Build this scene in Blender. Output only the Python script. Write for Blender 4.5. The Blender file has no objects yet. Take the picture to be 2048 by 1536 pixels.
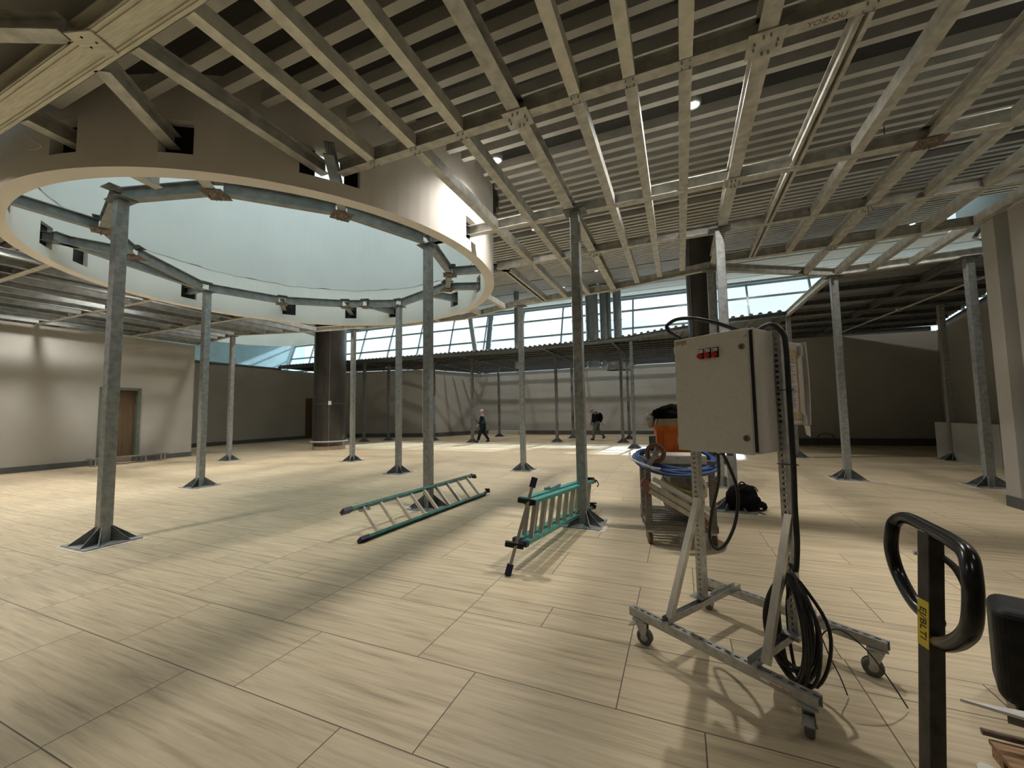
import bpy, bmesh, math, random
from mathutils import Vector, Matrix
random.seed(7)
scn = bpy.context.scene
COL = scn.collection

# ------------------------------------------------------------------ camera
H = 1.5
F_PX = 802.4
cam_d = bpy.data.cameras.new('camera')
cam = bpy.data.objects.new('camera', cam_d)
COL.objects.link(cam)
cam_d.sensor_width = 36.0
cam_d.lens = F_PX / 2048 * 36.0
cam_d.clip_start = 0.02
cam_d.clip_end = 300
_r = Vector((0.99987184, 0.00111594, -0.01597085))
_u = Vector((0.01600979, -0.06969476, 0.99743989))
_f = Vector((0.0, 0.99756774, 0.06970369))
m = Matrix((( _r.x, _u.x, -_f.x, 0), (_r.y, _u.y, -_f.y, 0), (_r.z, _u.z, -_f.z, H), (0, 0, 0, 1)))
cam.matrix_world = m
scn.camera = cam

# ------------------------------------------------------------------ grid of the building (u along the tile rows, v across them)
TH = 0.394638
DB = Vector((math.cos(TH), -math.sin(TH), 0))
DA = Vector((math.sin(TH), math.cos(TH), 0))
def W(u, v, z=0.0):
    return DB * u + DA * v + Vector((0, 0, z))
GRID = Matrix.Rotation(-TH, 4, 'Z')

# ------------------------------------------------------------------ world, sun, exposure
scn.view_settings.view_transform = 'Standard'
scn.view_settings.look = 'None'
scn.view_settings.gamma = 1.0
scn.view_settings.use_curve_mapping = False
scn.view_settings.exposure = 0.35
w = bpy.data.worlds.new('sky'); scn.world = w
w.use_nodes = True
nt = w.node_tree; nt.nodes.clear()
out = nt.nodes.new('ShaderNodeOutputWorld'); bg = nt.nodes.new('ShaderNodeBackground')
tc = nt.nodes.new('ShaderNodeTexCoord'); mp = nt.nodes.new('ShaderNodeMapping')
mp.inputs['Scale'].default_value = (1.2, 1.2, 3.2)
nz = nt.nodes.new('ShaderNodeTexNoise'); nz.inputs['Scale'].default_value = 2.2; nz.inputs['Detail'].default_value = 6
cr = nt.nodes.new('ShaderNodeValToRGB')
cr.color_ramp.elements[0].position = 0.38; cr.color_ramp.elements[0].color = (0.62, 0.86, 0.97, 1)
cr.color_ramp.elements[1].position = 0.62; cr.color_ramp.elements[1].color = (0.95, 1.0, 1.0, 1)
nt.links.new(tc.outputs['Generated'], mp.inputs[0]); nt.links.new(mp.outputs[0], nz.inputs['Vector'])
nt.links.new(nz.outputs['Fac'], cr.inputs[0]); nt.links.new(cr.outputs[0], bg.inputs[0])
bg.inputs[1].default_value = 1.2
nt.links.new(bg.outputs[0], out.inputs[0])

sun_d = bpy.data.lights.new('sun', 'SUN'); sun_d.energy = 14.0; sun_d.angle = math.radians(2.5)
sun_d.color = (0.86, 0.95, 1.0)
sun = bpy.data.objects.new('sun', sun_d); COL.objects.link(sun)
SUN_AZ = (DA * -1.0 + DB * -0.10).normalized()
sun_dir = (SUN_AZ * math.cos(math.radians(27.5)) + Vector((0, 0, -math.sin(math.radians(27.5))))).normalized()
sun.rotation_euler = sun_dir.to_track_quat('-Z', 'Y').to_euler()
sun.location = (0, 60, 40)
LAMP_W = 74.0
LAMP_COL = (1.0, 0.95, 0.87)

# ------------------------------------------------------------------ material helpers
def new_mat(name):
    mt = bpy.data.materials.new(name); mt.use_nodes = True
    return mt, mt.node_tree, mt.node_tree.nodes['Principled BSDF']
def mathn(nt, op, a, b=None, c=None):
    n = nt.nodes.new('ShaderNodeMath'); n.operation = op
    for i, x in enumerate((a, b, c)):
        if x is None: continue
        if isinstance(x, (int, float)): n.inputs[i].default_value = x
        else: nt.links.new(x, n.inputs[i])
    return n.outputs[0]
def simple(name, col, rough=0.5, metal=0.0, var=0.12, scale=8.0, bump=0.0, stretch=(1, 1, 1), spec=0.5, col2=None):
    mt, nt, b = new_mat(name)
    tc = nt.nodes.new('ShaderNodeTexCoord'); mp = nt.nodes.new('ShaderNodeMapping'); mp.inputs['Scale'].default_value = stretch
    nz = nt.nodes.new('ShaderNodeTexNoise'); nz.inputs['Scale'].default_value = scale; nz.inputs['Detail'].default_value = 5
    cr = nt.nodes.new('ShaderNodeValToRGB')
    c2 = col2 if col2 else tuple(max(0, c * (1 - var * 2)) for c in col)
    c1 = col if col2 else tuple(min(1, c * (1 + var)) for c in col)
    cr.color_ramp.elements[0].position = 0.3; cr.color_ramp.elements[0].color = (*c2, 1)
    cr.color_ramp.elements[1].position = 0.7; cr.color_ramp.elements[1].color = (*c1, 1)
    nt.links.new(tc.outputs['Object'], mp.inputs[0]); nt.links.new(mp.outputs[0], nz.inputs['Vector'])
    nt.links.new(nz.outputs['Fac'], cr.inputs[0]); nt.links.new(cr.outputs[0], b.inputs['Base Color'])
    b.inputs['Roughness'].default_value = rough; b.inputs['Metallic'].default_value = metal
    b.inputs['Specular IOR Level'].default_value = spec
    if bump:
        bp = nt.nodes.new('ShaderNodeBump'); bp.inputs['Strength'].default_value = bump; bp.inputs['Distance'].default_value = 0.01
        nt.links.new(nz.outputs['Fac'], bp.inputs['Height']); nt.links.new(bp.outputs[0], b.inputs['Normal'])
    return mt
def emit(name, col, st):
    mt, nt, b = new_mat(name)
    b.inputs['Base Color'].default_value = (*col, 1); b.inputs['Emission Color'].default_value = (*col, 1)
    b.inputs['Emission Strength'].default_value = st
    return mt

M = {}
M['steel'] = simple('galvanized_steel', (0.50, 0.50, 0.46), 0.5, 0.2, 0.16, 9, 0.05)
M['steel_lit'] = simple('lit_galvanized_steel', (0.66, 0.65, 0.57), 0.5, 0.15, 0.10, 9, 0.03)  # lighter copy of the steel, painting the light on the near joists
M['steel_shaded'] = simple('shaded_galvanized_steel', (0.26, 0.28, 0.28), 0.5, 0.4, 0.14, 7)  # darker copy of the steel, painting shade on ring and left bay
M['soffit_front'] = simple('grey_soffit_board', (0.26, 0.25, 0.23), 0.9, 0, 0.05, 1)
M['steel_pale_lit'] = simple('pale_oil_stained_lit_steel', (0.70, 0.68, 0.56), 0.6, 0.1, 0.10, 5, 0.05, stretch=(1, 12, 12))  # pale dirty steel, lightened further for the strong light on it
M['steel_col'] = simple('galvanized_column_steel', (0.36, 0.38, 0.38), 0.45, 0.5, 0.15, 14, 0.04)
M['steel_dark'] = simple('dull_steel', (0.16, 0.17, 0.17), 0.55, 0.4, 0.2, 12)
M['steel_bright'] = simple('zinc_plated_steel', (0.44, 0.45, 0.44), 0.36, 0.6, 0.12, 25)
M['alu'] = simple('brushed_aluminium', (0.62, 0.60, 0.54), 0.35, 0.8, 0.08, 20, stretch=(1, 1, 0.2))
M['rust'] = simple('rusty_plate', (0.22, 0.18, 0.15), 0.7, 0.3, 0.3, 18, col2=(0.12, 0.07, 0.05))
M['wall'] = simple('painted_plaster', (0.43, 0.42, 0.39), 0.85, 0, 0.035, 1.3, 0.03)
M['white_wall'] = simple('white_plaster', (0.80, 0.80, 0.78), 0.9, 0, 0.02, 1.1)
M['drum_paint'] = simple('drum_plaster', (0.80, 0.76, 0.71), 0.85, 0, 0.03, 1.2)
M['drum_in'] = simple('drum_inner_plaster', (0.82, 0.83, 0.81), 0.9, 0, 0.03, 0.9)
M['drum_up'] = simple('drum_shaft_render', (0.70, 0.73, 0.73), 0.9, 0, 0.03, 0.7)
M['soffit'] = simple('dark_soffit', (0.05, 0.048, 0.046), 0.9, 0, 0.1, 1.5)
M['slat'] = simple('ceiling_slat_metal', (0.52, 0.51, 0.47), 0.5, 0.1, 0.06, 3)
M['base'] = simple('baseboard_grey', (0.10, 0.11, 0.11), 0.6, 0, 0.1, 5)
M['black'] = simple('black_plastic', (0.014, 0.014, 0.014), 0.6, 0, 0.3, 12, spec=0.3)
M['rubber'] = simple('cable_rubber', (0.02, 0.022, 0.022), 0.45, 0, 0.2, 30)
M['blackpaint'] = simple('black_enamel', (0.012, 0.012, 0.014), 0.22, 0, 0.4, 20, 0.03)
M['blackpaint_worn'] = simple('worn_black_enamel', (0.05, 0.047, 0.045), 0.5, 0.1, 0.35, 40, col2=(0.02, 0.018, 0.017))
M['darkcol'] = simple('dark_column_cladding', (0.10, 0.095, 0.085), 0.32, 0.6, 0.25, 2.2, stretch=(1, 1, 0.35), col2=(0.045, 0.04, 0.038))
M['cab'] = simple('cabinet_powder_coat', (0.62, 0.61, 0.57), 0.5, 0, 0.03, 40)
M['cab_in'] = simple('gap_shadow_and_print', (0.03, 0.03, 0.03), 0.8)  # near-black that paints gap shadow, also used for print
M['red'] = simple('red_button_plastic', (0.55, 0.02, 0.02), 0.3)
M['whitep'] = simple('white_plastic', (0.75, 0.75, 0.72), 0.5, 0, 0.05, 20)
M['paper'] = simple('paper', (0.66, 0.62, 0.60), 0.8, 0, 0.05, 20)
M['tape'] = simple('masking_tape', (0.55, 0.44, 0.22), 0.6, 0, 0.15, 25)
M['teal'] = simple('teal_fibreglass', (0.07, 0.33, 0.29), 0.35, 0, 0.15, 10)
M['teal_dark'] = simple('dark_teal_fibreglass', (0.03, 0.16, 0.14), 0.35, 0, 0.2, 10)
M['navy'] = simple('navy_rubber', (0.012, 0.018, 0.06), 0.5)
M['blue'] = simple('blue_hose_plastic', (0.03, 0.08, 0.26), 0.4, 0, 0.15, 10)
M['orange'] = simple('orange_crate_plastic', (0.75, 0.17, 0.01), 0.4, 0, 0.15, 10)
M['cloth'] = simple('black_cloth', (0.008, 0.008, 0.009), 0.95, 0, 0.3, 20, spec=0.1)
M['card'] = simple('cardboard', (0.42, 0.32, 0.22), 0.85, 0, 0.1, 10)
M['wood'] = simple('pallet_wood', (0.34, 0.20, 0.11), 0.75, 0, 0.25, 6, 0.1, stretch=(1, 9, 9))
M['woodgrey'] = simple('weathered_wood', (0.22, 0.20, 0.17), 0.8, 0, 0.25, 6, 0.1, stretch=(1, 9, 9))
M['doorwood'] = simple('brown_door_board', (0.13, 0.085, 0.045), 0.7, 0, 0.15, 2, stretch=(4, 4, 0.5))
M['green'] = simple('green_primer', (0.13, 0.17, 0.13), 0.6)
M['pink'] = simple('dusty_red_plastic', (0.26, 0.12, 0.11), 0.6)
M['yellow'] = simple('yellow_label', (0.72, 0.55, 0.03), 0.5, 0, 0.06, 30)
M['bag'] = simple('clear_plastic_film', (0.55, 0.50, 0.44), 0.25, 0, 0.2, 9, 0.6)
M['yellowrim'] = simple('yellow_rim', (0.62, 0.60, 0.20), 0.5)
M['redsheet'] = simple('red_notice', (0.55, 0.05, 0.05), 0.6)
M['skin'] = simple('skin', (0.42, 0.25, 0.18), 0.6, 0, 0.05, 20)
M['hair_grey'] = simple('grey_hair', (0.50, 0.48, 0.44), 0.8, 0, 0.15, 60)
M['jacket_dark'] = simple('dark_jacket', (0.012, 0.016, 0.028), 0.85, spec=0.1)
M['vest_olive'] = simple('olive_vest', (0.07, 0.075, 0.06), 0.85, spec=0.1)
M['jeans_dark'] = simple('dark_jeans', (0.012, 0.022, 0.03), 0.85, spec=0.1)
M['jeans_grey'] = simple('grey_jeans', (0.15, 0.16, 0.18), 0.85, 0, 0.25, 20)
M['shoe'] = simple('black_shoe', (0.012, 0.012, 0.012), 0.6)
M['paleblue'] = simple('pale_blue_wall', (0.42, 0.60, 0.68), 0.8, 0, 0.05, 1)
M['grout'] = simple('pale_grout', (0.72, 0.66, 0.56), 0.9, 0, 0.12, 14)
M['deck'] = simple('corrugated_deck_steel', (0.33, 0.34, 0.34), 0.45, 0.5, 0.12, 4)
M['duct'] = simple('duct_sheet', (0.45, 0.50, 0.52), 0.30, 0.8, 0.12, 3)
M['frame_w'] = simple('facade_frame', (0.28, 0.32, 0.34), 0.5, 0.2, 0.05, 4)
M['tread'] = simple('grey_caster_rubber', (0.13, 0.13, 0.12), 0.6)
M['browntread'] = simple('brown_wheel_tread', (0.16, 0.07, 0.045), 0.6)
M['copper'] = simple('copper_wire', (0.6, 0.25, 0.12), 0.4, 0.7)
M['lens'] = emit('lamp_lens', (1.0, 0.9, 0.72), 40)
M['carpet_strip'] = simple('red_strip', (0.20, 0.05, 0.04), 0.9)

# glass that lets daylight through
mt, nt_, b = new_mat('window_glass'); nt_.nodes.remove(b)
g1 = nt_.nodes.new('ShaderNodeBsdfTransparent'); g1.inputs[0].default_value = (0.90, 0.97, 0.98, 1)
g2 = nt_.nodes.new('ShaderNodeBsdfGlossy'); g2.inputs['Roughness'].default_value = 0.05
mx = nt_.nodes.new('ShaderNodeMixShader'); fr = nt_.nodes.new('ShaderNodeFresnel'); fr.inputs[0].default_value = 1.4
nt_.links.new(fr.outputs[0], mx.inputs[0]); nt_.links.new(g1.outputs[0], mx.inputs[1]); nt_.links.new(g2.outputs[0], mx.inputs[2])
nt_.links.new(mx.outputs[0], nt_.nodes['Material Output'].inputs[0])
M['glass'] = mt

mt, nt_, b = new_mat('frosted_skylight'); nt_.nodes.remove(b)
g1 = nt_.nodes.new('ShaderNodeBsdfTranslucent'); g1.inputs[0].default_value = (0.54, 0.56, 0.545, 1)
nt_.links.new(g1.outputs[0], nt_.nodes['Material Output'].inputs[0]); M['frosted'] = mt
# stone tiles in rows of two heights
mt, nt_, b = new_mat('stone_tile_floor')
tc = nt_.nodes.new('ShaderNodeTexCoord'); sp = nt_.nodes.new('ShaderNodeSeparateXYZ'); nt_.links.new(tc.outputs['Object'], sp.inputs[0])
U, V = sp.outputs[0], sp.outputs[1]
PER = 2.1
vs = mathn(nt_, 'SUBTRACT', V, 0.957)
vq = mathn(nt_, 'DIVIDE', vs, PER); vf = mathn(nt_, 'FLOOR', vq)
vm = mathn(nt_, 'MULTIPLY', mathn(nt_, 'FRACT', vq), PER)
s1 = mathn(nt_, 'GREATER_THAN', vm, 0.6); s2 = mathn(nt_, 'GREATER_THAN', vm, 1.2); s3 = mathn(nt_, 'GREATER_THAN', vm, 1.8)
row = mathn(nt_, 'ADD', mathn(nt_, 'ADD', s1, s2), mathn(nt_, 'ADD', s3, mathn(nt_, 'MULTIPLY', vf, 4)))
start = mathn(nt_, 'MULTIPLY', mathn(nt_, 'ADD', mathn(nt_, 'ADD', s1, s2), s3), 0.6)
lv = mathn(nt_, 'SUBTRACT', vm, start)                      # distance into the row
rh = mathn(nt_, 'SUBTRACT', 0.6, mathn(nt_, 'MULTIPLY', s3, 0.3))
dv = mathn(nt_, 'MINIMUM', lv, mathn(nt_, 'SUBTRACT', rh, lv))
tl = mathn(nt_, 'SUBTRACT', 1.2, mathn(nt_, 'MULTIPLY', s3, 0.6))
# joint offsets row by row
o_ = mathn(nt_, 'ADD', -1.57, mathn(nt_, 'MULTIPLY', s1, 0.415))
o_ = mathn(nt_, 'ADD', o_, mathn(nt_, 'MULTIPLY', s2, -0.405))
uq = mathn(nt_, 'DIVIDE', mathn(nt_, 'SUBTRACT', U, o_), tl)
ui = mathn(nt_, 'FLOOR', uq); uf = mathn(nt_, 'MULTIPLY', mathn(nt_, 'FRACT', uq), tl)
du = mathn(nt_, 'MINIMUM', uf, mathn(nt_, 'SUBTRACT', tl, uf))
dj = mathn(nt_, 'MINIMUM', du, dv)
joint = nt_.nodes.new('ShaderNodeMapRange'); joint.inputs['From Min'].default_value = 0.0018; joint.inputs['From Max'].default_value = 0.0042
nt_.links.new(dj, joint.inputs['Value'])
cmb = nt_.nodes.new('ShaderNodeCombineXYZ'); nt_.links.new(ui, cmb.inputs[0]); nt_.links.new(row, cmb.inputs[1])
wn = nt_.nodes.new('ShaderNodeTexWhiteNoise'); nt_.links.new(cmb.outputs[0], wn.inputs['Vector'])
# streaks along the tile
cm2 = nt_.nodes.new('ShaderNodeCombineXYZ')
nt_.links.new(mathn(nt_, 'MULTIPLY', U, 1.6), cm2.inputs[0]); nt_.links.new(mathn(nt_, 'MULTIPLY', V, 30.0), cm2.inputs[1])
nt_.links.new(mathn(nt_, 'MULTIPLY', wn.outputs['Value'], 40.0), cm2.inputs[2])
n1 = nt_.nodes.new('ShaderNodeTexNoise'); n1.inputs['Scale'].default_value = 1.0; n1.inputs['Detail'].default_value = 7; n1.inputs['Roughness'].default_value = 0.62
nt_.links.new(cm2.outputs[0], n1.inputs['Vector'])
n2 = nt_.nodes.new('ShaderNodeTexNoise'); n2.inputs['Scale'].default_value = 0.7; n2.inputs['Detail'].default_value = 4
nt_.links.new(tc.outputs['Object'], n2.inputs['Vector'])
ramp = nt_.nodes.new('ShaderNodeValToRGB')
ramp.color_ramp.elements[0].position = 0.30; ramp.color_ramp.elements[0].color = (0.39, 0.32, 0.215, 1)
ramp.color_ramp.elements[1].position = 0.72; ramp.color_ramp.elements[1].color = (0.72, 0.61, 0.43, 1)
e = ramp.color_ramp.elements.new(0.48); e.color = (0.59, 0.49, 0.335, 1)
nt_.links.new(n1.outputs['Fac'], ramp.inputs[0])
hsv = nt_.nodes.new('ShaderNodeHueSaturation')
val = mathn(nt_, 'ADD', 0.86, mathn(nt_, 'ADD', mathn(nt_, 'MULTIPLY', wn.outputs['Value'], 0.10), mathn(nt_, 'MULTIPLY', n2.outputs['Fac'], 0.22)))
nt_.links.new(val, hsv.inputs['Value']); nt_.links.new(ramp.outputs[0], hsv.inputs['Color'])
mxc = nt_.nodes.new('ShaderNodeMix'); mxc.data_type = 'RGBA'
mxc.inputs[6].default_value = (0.11, 0.085, 0.06, 1)
nt_.links.new(joint.outputs[0], mxc.inputs[0]); nt_.links.new(hsv.outputs[0], mxc.inputs[7])
nt_.links.new(mxc.outputs[2], b.inputs['Base Color'])
b.inputs['Roughness'].default_value = 0.42; b.inputs['Specular IOR Level'].default_value = 0.35
bp = nt_.nodes.new('ShaderNodeBump'); bp.inputs['Strength'].default_value = 0.15; bp.inputs['Distance'].default_value = 0.004
nt_.links.new(n1.outputs['Fac'], bp.inputs['Height']); nt_.links.new(bp.outputs[0], b.inputs['Normal'])
M['floor'] = mt

# ------------------------------------------------------------------ mesh helpers
class MB:
    def __init__(s): s.v = []; s.f = []; s.smooth = set()
    def add(s, vs, fs, sm=False):
        o = len(s.v); s.v += [tuple(x) for x in vs]
        for f in fs:
            if sm: s.smooth.add(len(s.f))
            s.f.append([i + o for i in f])
        return s
    def hexa(s, p):   # 8 points, bottom 4 then top 4
        return s.add(p, [(3, 2, 1, 0), (4, 5, 6, 7), (0, 1, 5, 4), (1, 2, 6, 5), (2, 3, 7, 6), (3, 0, 4, 7)])
    def box(s, x0, x1, y0, y1, z0, z1):
        return s.hexa([(x0, y0, z0), (x1, y0, z0), (x1, y1, z0), (x0, y1, z0), (x0, y0, z1), (x1, y0, z1), (x1, y1, z1), (x0, y1, z1)])
    def bar(s, a, b, w, h, up=(0, 0, 1)):   # rectangular bar centred on the line a-b
        a = Vector(a); b = Vector(b); d = (b - a).normalized(); up = Vector(up)
        sd = d.cross(up)
        if sd.length < 1e-4: sd = d.cross(Vector((1, 0, 0)))
        sd.normalize(); n = sd.cross(d).normalized()
        P = []
        for q in (a, b):
            P.append([q - sd * w / 2 - n * h / 2, q + sd * w / 2 - n * h / 2, q + sd * w / 2 + n * h / 2, q - sd * w / 2 + n * h / 2])
        v = P[0] + P[1]
        return s.add(v, [(0, 3, 2, 1), (4, 5, 6, 7), (0, 1, 5, 4), (1, 2, 6, 5), (2, 3, 7, 6), (3, 0, 4, 7)])
    def tube(s, pts, r, n=12, closed=False, caps=True, rs=None):
        pts = [Vector(p) for p in pts]; N = len(pts); rings = []
        prev = None
        for i, p in enumerate(pts):
            if closed: t = (pts[(i + 1) % N] - pts[i - 1]).normalized()
            else: t = (pts[min(i + 1, N - 1)] - pts[max(i - 1, 0)]).normalized()
            if prev is None:
                a = t.cross(Vector((0, 0, 1)))
                if a.length < 1e-3: a = t.cross(Vector((1, 0, 0)))
            else: a = prev - t * prev.dot(t)
            a.normalize(); prev = a; bb = t.cross(a)
            rr = rs[i] if rs else r
            rings.append([p + (a * math.cos(2 * math.pi * k / n) + bb * math.sin(2 * math.pi * k / n)) * rr for k in range(n)])
        v = [q for rg in rings for q in rg]; f = []
        for i in range(N if closed else N - 1):
            j = (i + 1) % N
            for k in range(n):
                f.append((i * n + k, i * n + (k + 1) % n, j * n + (k + 1) % n, j * n + k))
        s.add(v, f, True)
        if not closed and caps:
            s.add(rings[0], [tuple(range(n - 1, -1, -1))]); s.add(rings[-1], [tuple(range(n))])
        return s
    def cyl(s, c, r, z0, z1, n=32, r2=None):
        r2 = r if r2 is None else r2
        b = [(c[0] + r * math.cos(2 * math.pi * k / n), c[1] + r * math.sin(2 * math.pi * k / n), z0) for k in range(n)]
        t = [(c[0] + r2 * math.cos(2 * math.pi * k / n), c[1] + r2 * math.sin(2 * math.pi * k / n), z1) for k in range(n)]
        s.add(b + t, [(k, (k + 1) % n, n + (k + 1) % n, n + k) for k in range(n)], True)
        s.add(b, [tuple(range(n - 1, -1, -1))]); s.add(t, [tuple(range(n))]); return s
    def disc_x(s, c, r, th, axis, n=28):   # short cylinder along an axis vector
        axis = Vector(axis).normalized(); c = Vector(c)
        return s.tube([c - axis * th / 2, c + axis * th / 2], r, n)
    def prism(s, poly, z0, z1):
        n = len(poly)
        s.add([(p[0], p[1], z0) for p in poly] + [(p[0], p[1], z1) for p in poly],
              [tuple(range(n - 1, -1, -1)), tuple(range(n, 2 * n))] + [(k, (k + 1) % n, n + (k + 1) % n, n + k) for k in range(n)])
        return s
    def lathe(s, prof, n=24, c=(0, 0, 0)):
        v = []
        for r, z in prof:
            for k in range(n): v.append((c[0] + r * math.cos(2 * math.pi * k / n), c[1] + r * math.sin(2 * math.pi * k / n), c[2] + z))
        f = []
        for i in range(len(prof) - 1):
            for k in range(n): f.append((i * n + k, i * n + (k + 1) % n, (i + 1) * n + (k + 1) % n, (i + 1) * n + k))
        return s.add(v, f, True)
    def ibeam(s, L, w, h, tf=0.012, tw=0.010):  # along x from 0..L, bottom at z=0
        s.box(0, L, -w / 2, w / 2, 0, tf); s.box(0, L, -w / 2, w / 2, h - tf, h); s.box(0, L, -tw / 2, tw / 2, tf, h - tf); return s
    def chan(s, L, w, h, side=1, t=0.008):       # C profile, web on +y or -y side
        s.box(0, L, -w / 2, w / 2, 0, t); s.box(0, L, -w / 2, w / 2, h - t, h)
        y = side * (w / 2 - t / 2); s.box(0, L, y - t / 2, y + t / 2, t, h - t); return s
    def build(s, name, mat, parent=None, mw=None, bevel=0.0):
        me = bpy.data.meshes.new(name); me.from_pydata(s.v, [], s.f)
        for i, p in enumerate(me.polygons): p.use_smooth = i in s.smooth
        me.update(); me.materials.append(mat)
        o = bpy.data.objects.new(name, me); COL.objects.link(o)
        if mw is not None: o.matrix_world = mw
        if parent: o.parent = parent
        if bevel:
            bv = o.modifiers.new('bevel', 'BEVEL'); bv.width = bevel; bv.segments = 2; bv.limit_method = 'ANGLE'
        return o

def tag(o, label=None, cat=None, group=None, kind=None):
    if label: o['label'] = label
    if cat: o['category'] = cat
    if group: o['group'] = group
    if kind: o['kind'] = kind
    return o
def empty(name, loc, rz=0.0):
    o = bpy.data.objects.new(name, None); COL.objects.link(o); o.location = loc; o.rotation_euler = (0, 0, rz); o.empty_display_size = 0.2
    return o
def frame(a, b, z=None):   # matrix with x axis running from a to b (horizontal), origin at a
    a = Vector(a); b = Vector(b); d = b - a; L = d.length; d.normalize()
    n = Vector((0, 0, 1)).cross(d).normalized(); u = d.cross(n)
    return Matrix(((d.x, n.x, u.x, a.x), (d.y, n.y, u.y, a.y), (d.z, n.z, u.z, a.z), (0, 0, 0, 1))), L
def dup(o, loc, rz=None):
    c = o.copy(); COL.objects.link(c); c.location = loc
    if rz is not None: c.rotation_euler = (0, 0, rz)
    for ch in o.children:
        k = ch.copy(); COL.objects.link(k); k.parent = c
        for g in ch.children:
            q = g.copy(); COL.objects.link(q); q.parent = k
    return c
G4 = GRID
def gbox(name, mat, u0, u1, v0, v1, z0, z1, kind='structure', parent=None):
    o = MB().box(u0, u1, v0, v1, z0, z1).build(name, mat, parent, None if parent else G4)
    if kind: o['kind'] = kind
    return o

# ------------------------------------------------------------------ floor and walls
D1 = (-6.66, 5.46); D2 = (-24.2, 16.6); RO, RI = 3.73, 3.55
def zc(v): return 4.235 + 0.2 * v            # height of the sloping slatted ceiling
gbox('floor', M['floor'], -46, 28, -8, 36, -0.2, 0.0)

def wall(name, segs, th=0.28, z0=0.0, z1=4.3, mat='wall', base=True, back=1):
    """segs: polyline in grid coordinates; the room lies on the right-hand side of the line; thickness goes to the left (back=1)"""
    mb = MB()
    for (a, b, za, zb) in segs:
        A = W(*a); B = W(*b); d = (B - A).normalized(); n = Vector((-d.y, d.x, 0)) * back
        q = [A, B, B + n * th, A + n * th]
        if back < 0: q = [q[3], q[2], q[1], q[0]]
        mb.prism([(p.x, p.y) for p in q], za, zb)
    o = mb.build(name, M[mat]); o['kind'] = 'structure'; return o
def baseb(name, pts, h=0.17, t=0.02, back=1):
    mb = MB()
    for a, b in pts:
        A = W(*a); B = W(*b); d = (B - A).normalized(); n = Vector((d.y, -d.x, 0)) * back
        q = [A + n * t, B + n * t, B, A]
        if back < 0: q = [q[3], q[2], q[1], q[0]]
        mb.prism([(p.x, p.y) for p in q], 0.0, h)
    o = mb.build(name, M['base']); o['kind'] = 'structure'; return o

wall('wall_left', [((-17.5, -6), (-17.5, 6.95), 0, 4.3), ((-17.5, 7.95), (-17.5, 9.65), 0, 4.3), ((-17.5, 6.95), (-17.5, 7.95), 2.5, 4.3),
                   ((-17.78, 9.64), (-22.3, 9.64), 0, 4.3)])
wall('wall_far_left', [((-22.3, 9.9), (-22.3, 18.8), 0, 4.3), ((-22.3, 19.42), (-22.3, 19.95), 0, 4.3), ((-22.3, 18.8), (-22.3, 19.42), 2.6, 4.3)])
wall('wall_back_left', [((-22.3, 19.95), (-15.2, 21.5), 0, 4.32)])
wall('wall_alcove', [((-15.2, 21.5), (-13.4, 26.1), 0, 4.32)])
wall('wall_back', [((-13.4, 26.1), (2.5, 26.1), 0, 4.32)])
wall('wall_back_right', [((2.5, 26.1), (2.5, 19.2), 0, 4.3), ((2.5, 19.2), (9.0, 19.9), 0, 4.3)])
wall('wall_far_right', [((9.0, 19.9), (7.25, 12.5), 0, 4.3), ((7.25, 12.5), (7.25, 8.4), 0, 4.3)])
wall('wall_right', [((4.42, 8.4), (4.42, -6), 0.0, 4.27), ((7.25, 8.12), (4.42, 8.12), 0, 4.27)])
wall('wall_rear', [((4.42, -6), (-17.5, -6), 0, 4.7)])
baseb('baseboard_left', [((-17.5, -6), (-17.5, 6.93)), ((-17.5, 7.97), (-17.5, 9.65))], 0.17)
baseb('baseboard_far_left', [((-22.3, 9.9), (-22.3, 18.8))], 0.2)
baseb('baseboard_back_left', [((-22.2, 20.0), (-15.2, 21.5))], 0.25)
baseb('baseboard_alcove', [((-15.2, 21.5), (-13.4, 26.1))], 0.22)
baseb('baseboard_back', [((-13.4, 26.1), (2.5, 26.1))], 0.22)
baseb('baseboard_back_right', [((2.5, 19.2), (9.0, 19.9))], 0.27, 0.04)
baseb('baseboard_right', [((4.42, 8.4), (4.42, -6))], 0.16, 0.015)
# hall shell behind the room walls
gbox('wall_hall_left', M['paleblue'], -43.3, -43.0, -8, 36, 0, 12.5)
gbox('wall_hall_right', M['wall'], 27.0, 27.3, -8, 36, 0, 12.5)
gbox('wall_hall_front', M['wall'], -43.3, 27.3, -8.3, -8.0, 0, 12)
gbox('wall_hall_back', M['white_wall'], -43.3, 27.3, 33.0, 33.4, 0, 4.7)

# doors
d = MB().box(-17.66, -17.62, 6.98, 7.92, 0.17, 2.46).build('door_1', M['doorwood'], None, G4); d['kind'] = 'structure'
f = MB(); f.box(-17.7, -17.47, 6.90, 6.99, 0.0, 2.5); f.box(-17.7, -17.47, 7.91, 8.0, 0.0, 2.5); f.box(-17.7, -17.47, 6.90, 8.0, 2.45, 2.54)
f.build('door_frame', M['green'], d)
d = MB().box(-22.46, -22.42, 18.8, 19.42, 0.0, 2.6).build('door_2', M['doorwood'], None, G4); d['kind'] = 'structure'
MB().box(-22.42, -22.37, 19.3, 19.34, 1.0, 1.12).build('door_handle', M['steel_dark'], d)
# low wall panel box under the dark deck on the right
o = MB().hexa([tuple(W(u, v, z)) for z in (0.0, 1.02) for (u, v) in ((6.75, 15.4), (6.82, 13.0), (7.15, 13.0), (7.35, 15.4))]).build('boxed_riser', M['wall'])
tag(o, 'low boxed-in pale plaster casing in the dark right corner behind a steel column', 'casing')

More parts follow.
